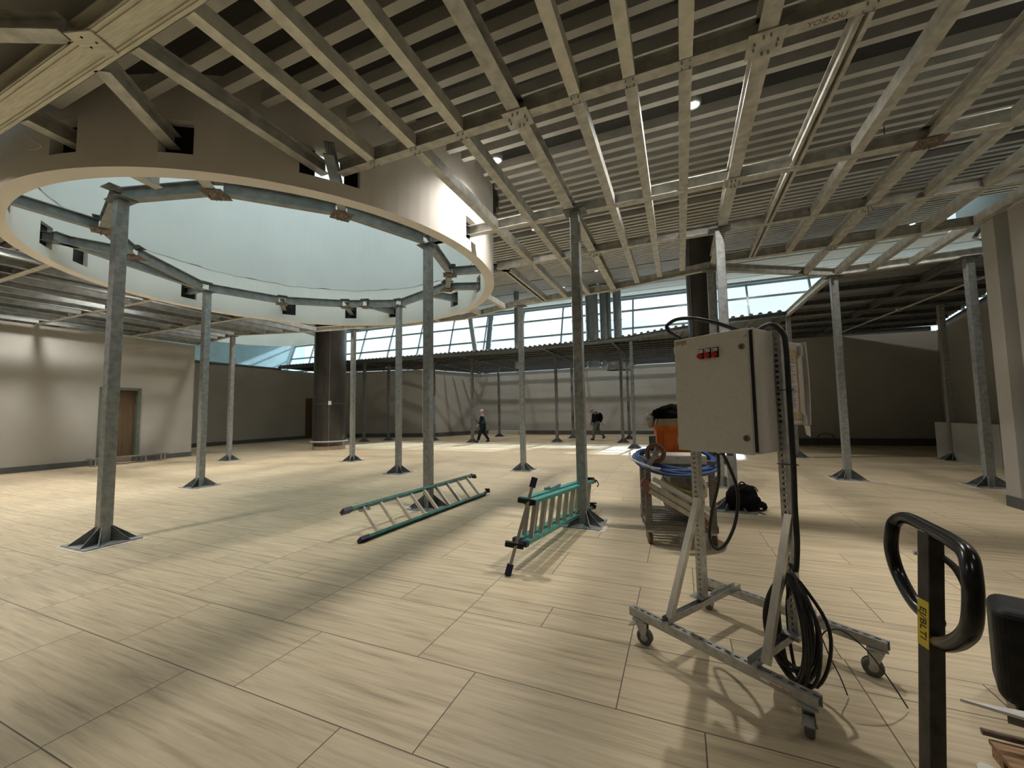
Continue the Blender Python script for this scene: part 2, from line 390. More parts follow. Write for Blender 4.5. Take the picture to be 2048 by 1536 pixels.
# ------------------------------------------------------------------ ceiling: soffit with its slats
def spans(v, R, lo=-43.0, hi=27.0, strip=0.0):
    cuts = []
    for (cu, cv) in (D1, D2):
        dd = abs(v - cv)
        if dd < R: h = math.sqrt(R * R - dd * dd); cuts.append((cu - h, cu + h))
    cuts.sort(); res = []; x = lo
    for a, b in cuts: res.append((x, a)); x = b
    res.append((x, hi)); return res
mb = MB()
mb.add([(-43, 1.6, 4.64), (27, 1.6, 4.64), (27, 1.6, zc(1.6) + 0.36), (-43, 1.6, zc(1.6) + 0.36)], [(0, 1, 2, 3)])
MB().box(-43, 27, -8, 1.6, 4.64, 4.70).build('ceiling', M['soffit_front'], None, G4)['kind'] = 'structure'
v = 1.6
while v < 35.4:
    cut = any(abs(v + 0.05 - c[1]) < RO for c in (D1, D2))
    st = 0.1 if cut else 0.5
    v2 = min(v + st, 35.4)
    for a, b in spans((v + v2) / 2, 3.64):
        mb.add([(a, v, zc(v) + .36), (b, v, zc(v) + .36), (b, v2, zc(v2) + .36), (a, v2, zc(v2) + .36)], [(0, 1, 2, 3)])
    v = v2
ceil = mb.build('ceiling', M['soffit'], None, G4); ceil['kind'] = 'structure'
SP = 0.326
for n in range(-6, 95):
    if n % 13 == 5: continue
    v = 3.71 + SP * n
    if v > 34.6: break
    mb = MB()
    for a, b in spans(v, 3.86, -42.9, 26.9):
        z = zc(v); mb.box(a, b, v - 0.042, v + 0.042, z, z + 0.13)
    mb.build('slat', M['slat'], ceil)

# ------------------------------------------------------------------ the two round skylight drums
def drum(name, c, zr, ztop, holes, zband):
    mb = MB(); N = 144
    levels = [zr, 4.20, 4.56, ztop] if holes else [zr, ztop]
    cut = set(); board = MB(); open_ = set((129, 130))
    for a, wdt in holes:
        k0 = int(round(a / 2.5 - wdt / 2.0))
        for k in range(wdt): cut.add((k0 + k) % N)
    def P(k, R, z):
        a = math.radians(k * 2.5); return (c[0] + R * math.cos(a), c[1] + R * math.sin(a), z)
    for k in range(N):
        for i in range(len(levels) - 1):
            z0, z1 = levels[i], levels[i + 1]
            if i == 1 and k in cut:
                mb.add([P(k, RO, z0), P(k + 1, RO, z0), P(k + 1, RI, z0), P(k, RI, z0)], [(0, 1, 2, 3)])
                mb.add([P(k, RO, z1), P(k + 1, RO, z1), P(k + 1, RI, z1), P(k, RI, z1)], [(3, 2, 1, 0)])
                if (k - 1) % N not in cut: mb.add([P(k, RO, z0), P(k, RI, z0), P(k, RI, z1), P(k, RO, z1)], [(0, 1, 2, 3)])
                if k not in open_: board.add([P(k, 3.62, z0), P(k + 1, 3.62, z0), P(k + 1, 3.62, z1), P(k, 3.62, z1)], [(0, 1, 2, 3)])
                if (k + 1) % N not in cut: mb.add([P(k + 1, RO, z0), P(k + 1, RI, z0), P(k + 1, RI, z1), P(k + 1, RO, z1)], [(3, 2, 1, 0)])
                continue
            mb.add([P(k, RO, z0), P(k + 1, RO, z0), P(k + 1, RO, z1), P(k, RO, z1)], [(0, 1, 2, 3)], True)
        mb.add([P(k, RO, zr), P(k + 1, RO, zr), P(k + 1, RI, zr), P(k, RI, zr)], [(3, 2, 1, 0)])
    o = mb.build(name, M['drum_paint'], None, G4); o['kind'] = 'structure'
    if holes: board.build('cavity_shade', M['black'], o)  # black sheet paints the shade inside the wall holes
    mi = MB()
    lv = [zr, 4.20, 4.56, zband] if holes else [zr, zband]
    for k in range(N):
        for i in range(len(lv) - 1):
            if i == 1 and holes and k in cut: continue
            mi.add([P(k, RI, lv[i]), P(k + 1, RI, lv[i]), P(k + 1, RI, lv[i + 1]), P(k, RI, lv[i + 1])], [(3, 2, 1, 0)], True)
    mi.build('inner_lining', M['drum_in'], o)
    mu = MB()
    for k in range(N):
        j = 0.012 * math.sin(k * 1.7) + 0.01 * math.sin(k * 0.63)
        j2 = 0.012 * math.sin((k + 1) * 1.7) + 0.01 * math.sin((k + 1) * 0.63)
        mu.add([P(k, RI - 0.012, zband + j), P(k + 1, RI - 0.012, zband + j2), P(k + 1, RI - 0.012, ztop), P(k, RI - 0.012, ztop)], [(3, 2, 1, 0)], True)
        mu.add([P(k, RI - 0.012, zband + j), P(k + 1, RI - 0.012, zband + j2), P(k + 1, RI, zband + j2), P(k, RI, zband + j)], [(0, 1, 2, 3)])
    mu.build('upper_lining', M['drum_up'], o)
    gl = MB().cyl((c[0], c[1]), RI, ztop - .06, ztop - .04, 72).build('frosted_glazing', M['frosted'], o)
    return o
HOLES1 = [(-74, 2), (-57.5, 2), (-36, 4), (0, 2), (25, 2), (43, 2), (64, 2), (99, 2), (120, 2), (146, 2), (180, 2), (-145, 2), (-132, 2), (-109, 2)]
drum('skylight_drum', D1, 4.03, 7.6, HOLES1, 5.0)
drum('skylight_drum', D2, 6.45, 10.5, [], 7.9)

# ------------------------------------------------------------------ facade windows
def fz(u, z, off=0.0): return (u, 33.1 + 0.33 * (z - 5) + off, z)
ZT, ZB = 11.0, 4.7
us = [-43, -39.8, -36.0, -32.2, -28.4, -24.6, -20.8, -17.0, -13.2, -9.4, -5.7, -3.3, 1.2, 5.1, 9.1, 12.9, 16.7, 20.5, 24.3, 27.0]
wf = MB()
wf.add([fz(-43, ZB, .03), fz(27, ZB, .03), fz(27, ZT, .03), fz(-43, ZT, .03)], [(0, 1, 2, 3)])
win = wf.build('window_1', M['glass'], None, G4); win['kind'] = 'structure'
for u in us:
    MB().bar(fz(u, ZB), fz(u, ZT), 0.13, 0.16, (0, 1, 0)).build('window_mullion', M['frame_w'], win)
for z in (ZB + .1, 6.65, 8.27, 9.87, ZT + .05):
    MB().bar(fz(-43, z), fz(27, z), 0.1, 0.16 if z > 5 and z < 11 else 0.3).build('window_transom', M['frame_w'], win)
MB().box(-43, 27, 34.75, 35.6, 11.05, 11.6).build('window_head', M['frame_w'], win)

# raking posts and service pipe at the facade
for i, (a, b, r, mt_, lb) in enumerate([((-18.7, 34.4, 10.9), (-16.9, 32.6, 5.3), 0.22, 'wall', 'cream round raking post leaning left in front of the far glazing'),
                                ((-16.2, 34.0, 10.6), (-15.9, 32.2, 5.3), 0.24, 'frame_w', 'grey-blue raking post beside the cream one at the far glazing')]):
    o = MB().tube([W(*a[:2], a[2]), W(*b[:2], b[2]), W(b[0] + (b[0] - a[0]) * .9, 32.2, 0.0)], r, 16).build('raking_post', M[mt_]); tag(o, lb, 'post')

# ------------------------------------------------------------------ round clad columns in the void
def clad_column(u, v, r, label, top):
    t = empty('clad_column', W(u, v, 0)); tag(t, label, 'column')
    MB().cyl((0, 0), r, 0.02, top, 48).build('shaft', M['darkcol'], t)
    for a in (0.3, 1.9, 3.5, 5.1):
        c_, s_ = math.cos(a), math.sin(a)
        MB().bar((c_ * (r + .004), s_ * (r + .004), 0.1), (c_ * (r + .004), s_ * (r + .004), top), 0.03, 0.012, (c_, s_, 0)).build('joint_strip', M['steel_dark'], t)
    MB().cyl((0, 0), r + 0.012, 1.98, 2.0, 48).build('joint_ring', M['steel_dark'], t)
    MB().cyl((0, 0), r * 0.99 + .02, 0.0, 0.16, 48).build('plinth', M['card'], t)
    ring = [((r + .1) * math.cos(2 * math.pi * k / 48), (r + .1) * math.sin(2 * math.pi * k / 48), 0.36) for k in range(48)]
    MB().tube(ring, 0.035, 8, closed=True).build('bumper_rail', M['wall'], t)
    for k in range(6):
        a = k * math.pi / 3 + .4
        MB().bar(((r + .0) * math.cos(a), (r + .0) * math.sin(a), 0.36), ((r + .1) * math.cos(a), (r + .1) * math.sin(a), 0.36), 0.03, 0.03).build('rail_bracket', M['steel_dark'], t)
    return t
t = clad_column(-14.35, 13.35, 0.65, 'thick dark metal-clad round column with bumper rail, left of the slim steel posts', zc(13.35) + 0.02)
pa = math.atan2(-t.location.y, -t.location.x)
o = MB().box(-0.06, 0.06, -0.008, 0.008, 1.93, 2.1).build('notice_label', M['whitep'], t); o.location = (0.66 * math.cos(pa), 0.66 * math.sin(pa), 0); o.rotation_euler = (0, 0, pa + math.pi / 2)
clad_column(0.72, 12.72, 0.40, 'dark metal-clad round column standing behind the grey electrical cabinet', zc(12.7) + 0.02)

# ------------------------------------------------------------------ steel columns
def steel_column(label, group=None, sm='steel_col'):
    t = empty('steel_column', (0, 0, 0), -TH); tag(t, label, 'column', group)
    a = 0.0625
    MB().box(-a, a, -a, a, 0.015, 4.285).build('shaft', M[sm], t, bevel=0.008)
    MB().box(-0.27, 0.27, -0.27, 0.27, 0.004, 0.018).build('base_plate', M['steel_col'], t)
    MB().box(-0.15, 0.15, -0.11, 0.11, 4.285, 4.30).build('cap_plate', M['steel_dark'], t)
    g = MB(); g.box(-.33, .33, -.31, .30, 0.0, 0.004); g.build('grout_bed', M['grout'], t)
    for i in range(4):
        R = Matrix.Rotation(i * math.pi / 2, 4, 'Z')
        for s in (-1, 1):
            p0 = Vector((a, s * 0.045, 0.018)); p1 = Vector((0.262, s * 0.15, 0.018)); p2 = Vector((a, s * 0.045, 0.20))
            n = Vector((-(p1.y - p0.y), p1.x - p0.x, 0)).normalized() * 0.005
            mb = MB(); vs = [R @ (q + n) for q in (p0, p1, p2)] + [R @ (q - n) for q in (p0, p1, p2)]
            mb.add([tuple(x) for x in vs], [(0, 1, 2), (5, 4, 3), (0, 3, 4, 1), (1, 4, 5, 2), (2, 5, 3, 0)])
            mb.build('gusset', M['steel_dark'], t)
    return t
C0 = steel_column('x')
near = [(-6.52, 2.68, 'galvanized post nearest on the left, carrying the ring of beams in the round skylight'),
        (-9.65, 5.52, 'galvanized post left of the round skylight, second from the left in the room'),
        (-14.3, 9.05, 'slim galvanized post at the far left frame corner beside the end of the left wall'),
        (-9.87, 10.12, 'galvanized post just right of the thick dark clad column'),
        (-6.67, 8.41, 'galvanized post at the far side of the round skylight ring'),
        (-3.77, 5.50, 'galvanized post standing behind the teal ladder lying on its side'),
        (-3.78, 9.75, 'galvanized post between the two teal ladders, further back'),
        (-1.25, 5.40, 'galvanized post with the folded teal ladder leaning behind it'),
        (0.68, 6.88, 'galvanized post behind the electrical cabinet, beside the black backpack'),
        (0.68, 8.85, 'galvanized post just behind the one by the black backpack'),
        (3.17, 10.50, 'galvanized post at the corner of the dark corrugated deck, right of the cabinet'),
        (3.20, 14.60, 'galvanized post deeper under the corrugated deck, partly behind the cabinet'),
        (5.17, 10.22, 'galvanized post almost touching the near end of the right wall'),
        (6.80, 14.75, 'shaded galvanized post in the dark right corner before the boxed casing')]
for i, (u, v, lb) in enumerate(near):
    t = C0 if i == 0 else dup(C0, (0, 0, 0)); t.location = W(u, v); t['label'] = lb
far = [(-16.0, 17.25, 'far post seen just right of the dark clad column'), (-15.3, 18.4, 'far post second to the right of the dark clad column'),
       (-12.6, 18.9, 'far post hidden mostly behind the post of the lying ladder'), (-9.75, 18.1, 'far post beside the walking person in the olive vest'),
       (-10.3, 22.6, 'far post in front of the back wall, right of the person in the olive vest'), (-5.6, 19.1, 'far post left of the person with the backpack'),
       (-5.5, 21.9, 'far post glimpsed behind the post of the folded ladder'), (-2.48, 19.2, 'leftmost of the three close-set far posts right of the person with the backpack'),
       (-2.46, 21.6, 'middle one of the three close-set far posts, furthest back'), (-1.70, 16.5, 'rightmost and nearest of the three close-set far posts')]
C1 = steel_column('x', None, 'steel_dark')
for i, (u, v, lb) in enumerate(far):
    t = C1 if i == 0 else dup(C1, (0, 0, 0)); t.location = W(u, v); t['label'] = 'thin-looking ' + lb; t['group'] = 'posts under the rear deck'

# ------------------------------------------------------------------ beams and joists, undersides at 4.3 m
ZB0 = 4.30
def beam(name, a, b, wdt, h, mat, label, group, kind='I', side=1, z=ZB0, nodes=()):
    mw, L = frame(W(a[0], a[1], z), W(b[0], b[1], z))
    mb = MB()
    if kind == 'I': mb.ibeam(L, wdt, h)
    elif kind == 'C': mb.chan(L, wdt, h, side)
    elif kind == 'B': mb.box(0, L, -wdt / 2, wdt / 2, 0, h)
    elif kind == 'D':
        mb.box(0, L, -wdt / 2, -wdt * 0.16, 0, 0.006); mb.box(0, L, wdt * 0.16, wdt / 2, 0, 0.006)
        mb.box(0, L, -wdt * 0.16 - .006, -wdt * 0.16, 0.006, h); mb.box(0, L, wdt * 0.16, wdt * 0.16 + .006, 0.006, h)
        mb.box(0, L, -wdt / 2, wdt / 2, h - .006, h)
    o = mb.build(name, M[mat], None, mw); tag(o, label, 'beam' if name != 'steel_joist' else 'joist', group); return o
def half(x): return x / 2.0
# near wide beam at the top left
beam('steel_beam', (-17.4, 1.44), (6.2, 1.44), 0.22, 0.17, 'steel_pale_lit', 'wide pale I-beam crossing the top left corner, nearest of the cross beams', None)
nb = bpy.data.objects['steel_beam']
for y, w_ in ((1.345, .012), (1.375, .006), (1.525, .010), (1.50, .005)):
    mw_, L_ = frame(W(-17.4, y, ZB0 - .010), W(6.2, y, ZB0 - .010)); MB().box(0, L_, -w_ / 2, w_ / 2, 0, .012).build('flange_lip', M['steel_pale_lit'], None, mw_).parent = nb
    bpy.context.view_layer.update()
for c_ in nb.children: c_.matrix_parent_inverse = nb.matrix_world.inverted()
# cross beams
CR = math.sqrt
beam('steel_beam', (-3.55, 3.40), (6.2, 3.40), 0.105, 0.15, 'steel', 'cross beam meeting the drum at the dark torn slot, with rust marks and a bolted square plate', None)
fb_ = bpy.data.objects['steel_beam.001']
def put_child(o, par):
    o.parent = par; o.matrix_parent_inverse = Matrix.Identity(4)
for ju in (-3.04, -2.49, -1.92, -0.75, -0.28, 0.16, 1.35, 1.93):
    for dx in (-.03, .03):
        for dy in (-.035, .035): put_child(MB().cyl((ju + 3.55 + dx, dy), 0.007, -.028, .0, 8).build('bolt', M['steel_bright']), fb_)
tx = bpy.data.curves.new('beam_writing', 'FONT'); tx.body = 'YOZ-QU'; tx.size = .062; tx.extrude = .0003
to = bpy.data.objects.new('tmp', tx); COL.objects.link(to); bpy.context.view_layer.update()
tm = bpy.data.meshes.new_from_object(to.evaluated_get(bpy.context.evaluated_depsgraph_get())); bpy.data.objects.remove(to)
tm.transform(Matrix.Translation((3.55 + .98, .022, -.0012)) @ Matrix.Rotation(math.pi, 4, 'X')); tm.materials.clear(); tm.materials.append(M['rust'])
to = bpy.data.objects.new('writing', tm); COL.objects.link(to); put_child(to, fb_)
beam('steel_beam', (-3.72, 5.48), (6.2, 5.48), 0.105, 0.15, 'steel', 'cross beam above the post of the folded ladder, entering the drum on its right side', None)
beam('steel_beam', (-3.2, 7.02), (6.2, 7.02), 0.105, 0.15, 'steel', 'cross beam above the post by the backpack, third beyond the near wide beam', None)
beam('steel_beam', (0.7, 8.52), (5.3, 8.45), 0.105, 0.15, 'steel', 'cross beam running from behind the cabinet post to the end of the right wall', None)
beam('steel_beam', (-3.75, 9.72), (-1.33, 9.44), 0.105, 0.16, 'steel', 'edge beam over the void from the post between the ladders to the bolted plate by the ducts', None)
beam('steel_beam', (-1.33, 9.44), (0.68, 8.88), 0.105, 0.16, 'steel', 'edge beam over the void ending at the post behind the cabinet', None)
beam('steel_beam', (0.70, 8.95), (3.15, 10.45), 0.105, 0.16, 'steel', 'edge beam slanting from the cabinet post to the corner of the dark deck', None)
beam('steel_beam', (3.15, 10.45), (5.6, 10.25), 0.12, 0.17, 'steel', 'front edge beam of the dark corrugated deck at the right', None)
beam('steel_beam', (3.17, 10.5), (3.17, 14.6), 0.10, 0.17, 'steel', 'slanting-looking edge beam at the left side of the dark corrugated deck', None)
beam('steel_beam', (-17.4, 3.35), (-10.2, 3.35), 0.105, 0.15, 'steel', 'cross beam left of the drum, nearest of the left bay', None)
beam('steel_beam', (-17.4, 5.40), (-10.3, 5.40), 0.105, 0.15, 'steel', 'cross beam left of the drum above the door in the left wall', None)
beam('steel_beam', (-17.4, 7.55), (-9.8, 7.50), 0.105, 0.15, 'steel', 'cross beam left of the drum, furthest back of the left bay', None)
EL = [(-17.4, 9.66), (-14.2, 9.02), (-11.0, 9.82), (-8.8, 10.2), (-5.9, 10.45), (-3.75, 9.72)]
for i in range(5):
    lb = ['edge beam from the left wall end to the far left frame post', 'edge beam right of the far left frame post, over the void', 'edge beam behind the drum, left of the thick dark column', 'edge beam behind the drum, above the slim far windows', 'edge beam curving round from the drum to the post between the ladders'][i]
    beam('steel_beam', EL[i], EL[i + 1], 0.105, 0.15, 'steel', lb, None)

heavy = [-1.31, 0.72, 2.57]
# joists: rows between cross beams
def vz(u):  # joist profile
    return ('B', 1)
bays = [(1.56, 3.34, 'nearest bay, close overhead'), (3.46, 5.42, 'second bay'), (5.54, 6.96, 'third bay')]
JU = [-3.04, -2.49, -1.92, -0.75, -0.28, 0.16, 1.35, 1.93, 3.20, 3.78, 4.4, 5.0]
def edge_v(u):
    pts = [(-3.75, 9.72), (-1.33, 9.44), (0.68, 8.52), (5.3, 8.45)]
    for (a, b), (c, d_) in zip(pts, pts[1:]):
        if a <= u <= c: return b + (d_ - b) * (u - a) / (c - a)
    return 8.45
for u in JU:
    for bi, (v0, v1, nm) in enumerate(bays):
        jm = 'steel_lit' if bi == 0 and u < 1 else 'steel'
        if u < -3.0 and bi > 0: continue
        k = 'D' if abs(u - 1.35) < .01 else 'B'
        beam('steel_joist', (u, v0), (u, v1), 0.10, 0.13, jm, 'slim galvanized joist of the %s, right of the round drum' % nm, 'joists of the ' + nm.split(',')[0], k)
    v1 = edge_v(u) - 0.06
    beam('steel_joist', (u, 7.08), (u, v1), 0.10, 0.13, 'steel', 'slim galvanized joist of the fourth bay, reaching the edge over the void', 'joists of the fourth bay', 'D' if abs(u - 1.35) < .01 else 'B')
for u in (2.57, 3.2, 3.78, 4.4):
    beam('steel_joist', (u, 8.56), (u, 8.95 + (u - .7) * .6 if u < 3.15 else 10.35), 0.10, 0.13, 'steel', 'short joist between the last cross beam and the dark corrugated deck', 'joists before the dark deck', 'B')
for u in heavy:
    hl = {-1.31: 'in line with the post of the folded ladder', 0.72: 'in line with the post by the backpack', 2.57: 'in line with the right-hand rusty plates'}[u]
    beam('steel_beam', (u, 1.56), (u, 8.46 if u > 0 else 9.38), 0.13, 0.15, 'steel', 'heavier lengthwise beam ' + hl, None)
beam('steel_joist', (-3.72, 1.56), (-3.72, 3.34), 0.11, 0.14, 'steel', 'joist running from the wide near beam to the torn slot in the drum', None, 'I')
beam('steel_joist', (-3.1, 7.08), (-3.1, 9.6), 0.10, 0.13, 'steel', 'joist passing close to the right side of the drum over the void edge', None, 'B')
# beams that enter the drum from the near beam and the radial stubs
def dn(a, R): return (D1[0] + R * math.cos(math.radians(a)), D1[1] + R * math.sin(math.radians(a)))
beam('radial_beam', (-4.2, 1.56), dn(-60, 2.85), 0.12, 0.15, 'steel', 'I-beam entering the drum through the square dark hole nearer the middle', None)
beam('radial_beam', (-5.58, 1.56), (-5.78, 2.72), 0.12, 0.15, 'steel', 'I-beam entering the drum through the leftmost square dark hole', None)
NODES = [(-90, 2.78), (-60, 2.75), (-29, 2.72), (0, 2.90), (30, 2.85), (50, 2.94), (90, 2.95), (107, 2.72), (118, 2.70), (149, 2.83), (180, 2.99), (220, 2.62), (244, 2.70)]
for i in range(len(NODES)):
    a = dn(*NODES[i]); b = dn(*NODES[(i + 1) % len(NODES)])
    A = Vector((a[0], a[1])); B = Vector((b[0], b[1])); dd = (B - A).normalized() * 0.06
    beam('ring_beam', tuple(A + dd * 1.3), tuple(B - dd * 1.3), 0.11, 0.17, 'steel_shaded', 'straight length of the polygonal ring of I-beams inside the round skylight', 'ring beams in the skylight')
stubs = [(-29, 2.72, -36, 4.05, 'right front'), (0, 2.95, 0, 3.7, 'right'), (30, 2.85, 25, 4.1, 'right back'), (50, 2.94, 43, 3.9, 'upper right back'), (64, 2.86, 64, 3.9, 'far right'),
         (107, 2.72, 99, 3.9, 'far middle'), (118, 2.7, 120, 3.9, 'far left of middle'), (149, 2.83, 146, 3.95, 'far left'), (180, 3.05, 180, 3.8, 'left'), (220, 2.62, 228, 3.9, 'left front'), (244, 2.7, 251, 3.9, 'front left')]
for a0, r0, a1, r1, lb in stubs:
    beam('radial_beam', dn(a0, r0 + .05), dn(a1, r1), 0.11, 0.15, 'steel_shaded', 'short I-beam from the ring out through a square hole, %s side of the skylight' % lb, None)
beam('radial_beam', dn(183, 2.98), dn(228, 3.45), 0.11, 0.15, 'steel_shaded', 'long slanting I-beam from the second left post to a square hole in the skylight lining', None, z=ZB0 - 0.0)

# bolted plates at the nodes
def node_plate(u, v, s, label, mat='steel', rot=0.0, bolts=True, z=ZB0):
    t = MB().box(-s, s, -s * .95, s * .95, -0.014, -0.002).build('node_plate', M[mat], None, Matrix.Translation(W(u, v, z)) @ Matrix.Rotation(-TH + rot, 4, 'Z'))
    tag(t, label, 'plate')
    if bolts:
        for (x, y) in ((-.62, -.25), (-.62, .15), (.62, -.15), (.62, .25), (-.2, -.65), (.2, -.65), (-.1, .62), (.25, .62)):
            MB().cyl((x * s, y * s), 0.009, -0.045, -0.014, 8).build('bolt', M['steel_bright'], t)
    return t
node_plate(-1.31, 3.40, 0.125, 'square bolted plate where the rust-marked cross beam meets the heavier beam, left one')
node_plate(0.72, 3.43, 0.125, 'square bolted plate with rust patch at the top, right of the ceiling spotlight')
node_plate(0.72, 5.48, 0.11, 'weathered bolted plate on the second cross beam above the cabinet post')
node_plate(2.57, 5.50, 0.12, 'rusty bolted plate beside the spotlight on the right', 'rust')
node_plate(-1.31, 7.02, 0.10, 'bolted plate on the third cross beam behind the post of the folded ladder')
node_plate(2.57, 7.02, 0.10, 'bolted plate on the third cross beam at the right')
node_plate(2.57, 8.52, 0.10, 'bolted plate on the last cross beam near the dark deck')
node_plate(-1.33, 9.42, 0.10, 'bolted plate on the void edge beam above the vertical ducts')
for i in (1, 2, 4, 5, 7, 8, 9, 11, 12):
    a, r = NODES[i]; u, v = dn(a, r)
    node_plate(u, v, 0.135, 'dark brown bolted plate under a joint of the skylight ring', 'rust', math.radians(a), True)['group'] = 'ring joint plates'
for i in range(len(NODES)):
    a, r = NODES[i]; u, v = dn(a, r)
    node_plate(u, v, 0.115, 'dark top plate over a joint of the skylight ring', 'steel_dark', math.radians(a), False, ZB0 + 0.19)['group'] = 'ring top plates'
t = node_plate(-3.93, 1.40, 0.105, 'pale splice plate with oil streaks on the wide near beam', 'steel_pale_lit', math.radians(18), False, ZB0 - 0.004)
for k, (x, y) in enumerate(((-.03, .02), (.05, -.01), (-.01, -.06))): MB().cyl((x, y), 0.008, -0.018, -0.013, 10).build('bolt_hole', M['black'], t)
beam('steel_beam', (-6.3, 0.25), (-4.05, 1.30), 0.12, 0.14, 'steel', 'darker I-beam meeting the wide near beam at the pale splice plate', None)

# left bay joists
for k in range(12):
    u = -10.55 - 0.6 * k
    for (v0, v1) in ((1.56, 3.29), (3.41, 5.34), (5.46, 7.46)):
        if math.hypot(u - D1[0], (v0 + v1) / 2 - D1[1]) < RO + .1: continue
        beam('steel_joist', (u, v0), (u, v1), 0.10, 0.13, 'steel_shaded', 'slim joist of the crowded left bay between drum and left wall', 'joists of the left bay', 'C', -1 if k % 2 else 1)
    ve = 9.66 + (u + 17.4) * (9.02 - 9.66) / 3.2 if u < -14.2 else 9.02 + (u + 14.2) * .25
    if k > 0: beam('steel_joist', (u, 7.61), (u, ve - .06), 0.10, 0.13, 'steel_shaded', 'slim joist of the left bay next to the void edge', 'joists at the left void edge', 'C', -1)
for k, u in enumerate((-9.3, -8.1, -6.66, -5.2, -4.3)):
    vs = D1[1] + math.sqrt(RO ** 2 - (u - D1[0]) ** 2) + .03
    import bisect
    for (a, b), (c, d_) in zip(EL, EL[1:]):
        if a <= u <= c: ve = b + (d_ - b) * (u - a) / (c - a)
    beam('steel_joist', (u, vs), (u, ve - .06), 0.10, 0.13, 'steel', 'short joist behind the drum reaching the void edge beam', 'joists behind the drum', 'B')

# ------------------------------------------------------------------ corrugated decks
def corr(name, label, u0, u1, vf, vb, along='v', pitch=0.25, z=4.47, h=0.06):
    mb = MB(); u = u0
    while u < u1 - 1e-6:
        for (a, b, za, zb) in ((0, .5, 0, 0), (.5, .6, 0, h), (.6, .9, h, h), (.9, 1.0, h, 0)):
            ua, ub = u + a * pitch, u + b * pitch
            if along == 'v': P = [(ua, vf(ua), z + za), (ub, vf(ub), z + zb), (ub, vb(ub), z + zb), (ua, vb(ua), z + za)]
            else: P = [(vf(ua), ua, z + za), (vf(ub), ub, z + zb), (vb(ub), ub, z + zb), (vb(ua), ua, z + za)]
            Q = [(x, y, q + 0.006) for x, y, q in P]
            mb.add(P + Q, [(0, 3, 2, 1), (4, 5, 6, 7), (0, 1, 5, 4), (2, 3, 7, 6)])
        u += pitch
    o = mb.build(name, M['deck'], None, G4); tag(o, label, 'deck'); return o
EP = [(-22.2, 16.75), (-16.8, 17.0), (-11.6, 17.1), (-6.7, 17.3), (-5.2, 17.05), (-3.4, 16.85), (-1.75, 16.5), (-0.04, 15.6), (1.8, 14.8), (3.15, 14.55)]
def ev(u):
    for (a, b), (c, d_) in zip(EP, EP[1:]):
        if a <= u <= c: return b + (d_ - b) * (u - a) / (c - a)
    return EP[0][1] if u < EP[0][0] else EP[-1][1]
corr('corrugated_deck', 'long corrugated metal deck with toothed edge below the far windows', -22.2, 3.1, ev, lambda u: 19.6)
corr('corrugated_deck', 'dark ribbed metal deck over the right corner', 10.5, 19.5, lambda v: 3.2, lambda v: 7.2 + (v - 12.5) * .236 if v > 12.5 else 7.2, 'u', 0.3)
# supports of the rear deck
for i in range(len(EP) - 1):
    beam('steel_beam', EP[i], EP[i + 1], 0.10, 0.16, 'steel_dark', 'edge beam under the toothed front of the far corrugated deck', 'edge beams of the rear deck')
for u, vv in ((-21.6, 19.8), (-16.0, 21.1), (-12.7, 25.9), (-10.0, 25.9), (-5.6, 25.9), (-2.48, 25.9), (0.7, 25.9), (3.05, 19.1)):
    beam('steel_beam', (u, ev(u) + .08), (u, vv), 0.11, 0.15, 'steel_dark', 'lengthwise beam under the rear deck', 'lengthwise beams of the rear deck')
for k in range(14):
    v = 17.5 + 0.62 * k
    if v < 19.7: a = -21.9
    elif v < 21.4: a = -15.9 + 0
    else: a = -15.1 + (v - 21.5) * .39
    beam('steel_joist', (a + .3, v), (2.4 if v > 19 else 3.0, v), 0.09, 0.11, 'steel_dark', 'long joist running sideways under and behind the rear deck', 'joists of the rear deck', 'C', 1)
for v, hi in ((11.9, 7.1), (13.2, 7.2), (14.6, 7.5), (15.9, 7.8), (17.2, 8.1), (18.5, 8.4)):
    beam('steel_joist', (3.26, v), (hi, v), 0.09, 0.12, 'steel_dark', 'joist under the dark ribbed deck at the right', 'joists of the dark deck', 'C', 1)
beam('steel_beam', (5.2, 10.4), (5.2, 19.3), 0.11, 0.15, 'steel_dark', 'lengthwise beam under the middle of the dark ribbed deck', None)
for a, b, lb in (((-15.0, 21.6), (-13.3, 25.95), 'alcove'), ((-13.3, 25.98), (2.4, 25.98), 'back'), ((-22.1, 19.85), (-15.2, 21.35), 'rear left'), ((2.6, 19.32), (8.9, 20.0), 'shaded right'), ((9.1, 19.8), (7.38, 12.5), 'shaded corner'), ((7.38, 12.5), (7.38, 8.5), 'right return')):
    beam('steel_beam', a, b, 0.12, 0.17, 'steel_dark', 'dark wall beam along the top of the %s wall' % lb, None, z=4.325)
o = MB().tube([W(5.32, 17.3, 4.1), W(5.60, 14.0, 4.1), W(5.9, 11.2, 4.12)], 0.022, 8).build('conduit', M['wall']); tag(o, 'pale diagonal conduit hanging under the dark ribbed deck', 'conduit')
MB().cyl((0, 0), 0.06, -0.035, 0.035, 16).build('junction_box', M['wall'], o, Matrix.Translation(W(5.60, 14.0, 4.1)))
o = MB().tube([W(-22.25, 11.0, 4.28), W(-22.05, 16.8, 4.28)], 0.07, 8).build('edge_rail', M['steel_dark']); tag(o, 'dark rail on top of the shaded far left wall', 'rail')
# pale box at the upper end of the right wall
o = MB().box(4.7, 5.4, 9.5, 9.75, 4.62, 5.15).build('air_box', M['paleblue'], None, G4); tag(o, 'pale blue box above the dark deck at the right wall end', 'box')
o = MB().tube([W(4.55, 8.5, 4.42), W(4.62, 8.75, 4.36), W(4.6, 8.9, 4.25), W(4.56, 8.62, 4.12)], 0.03, 10).build('drain_pipe', M['steel_dark']); tag(o, 'short bent pipe at the top corner of the right wall', 'pipe')

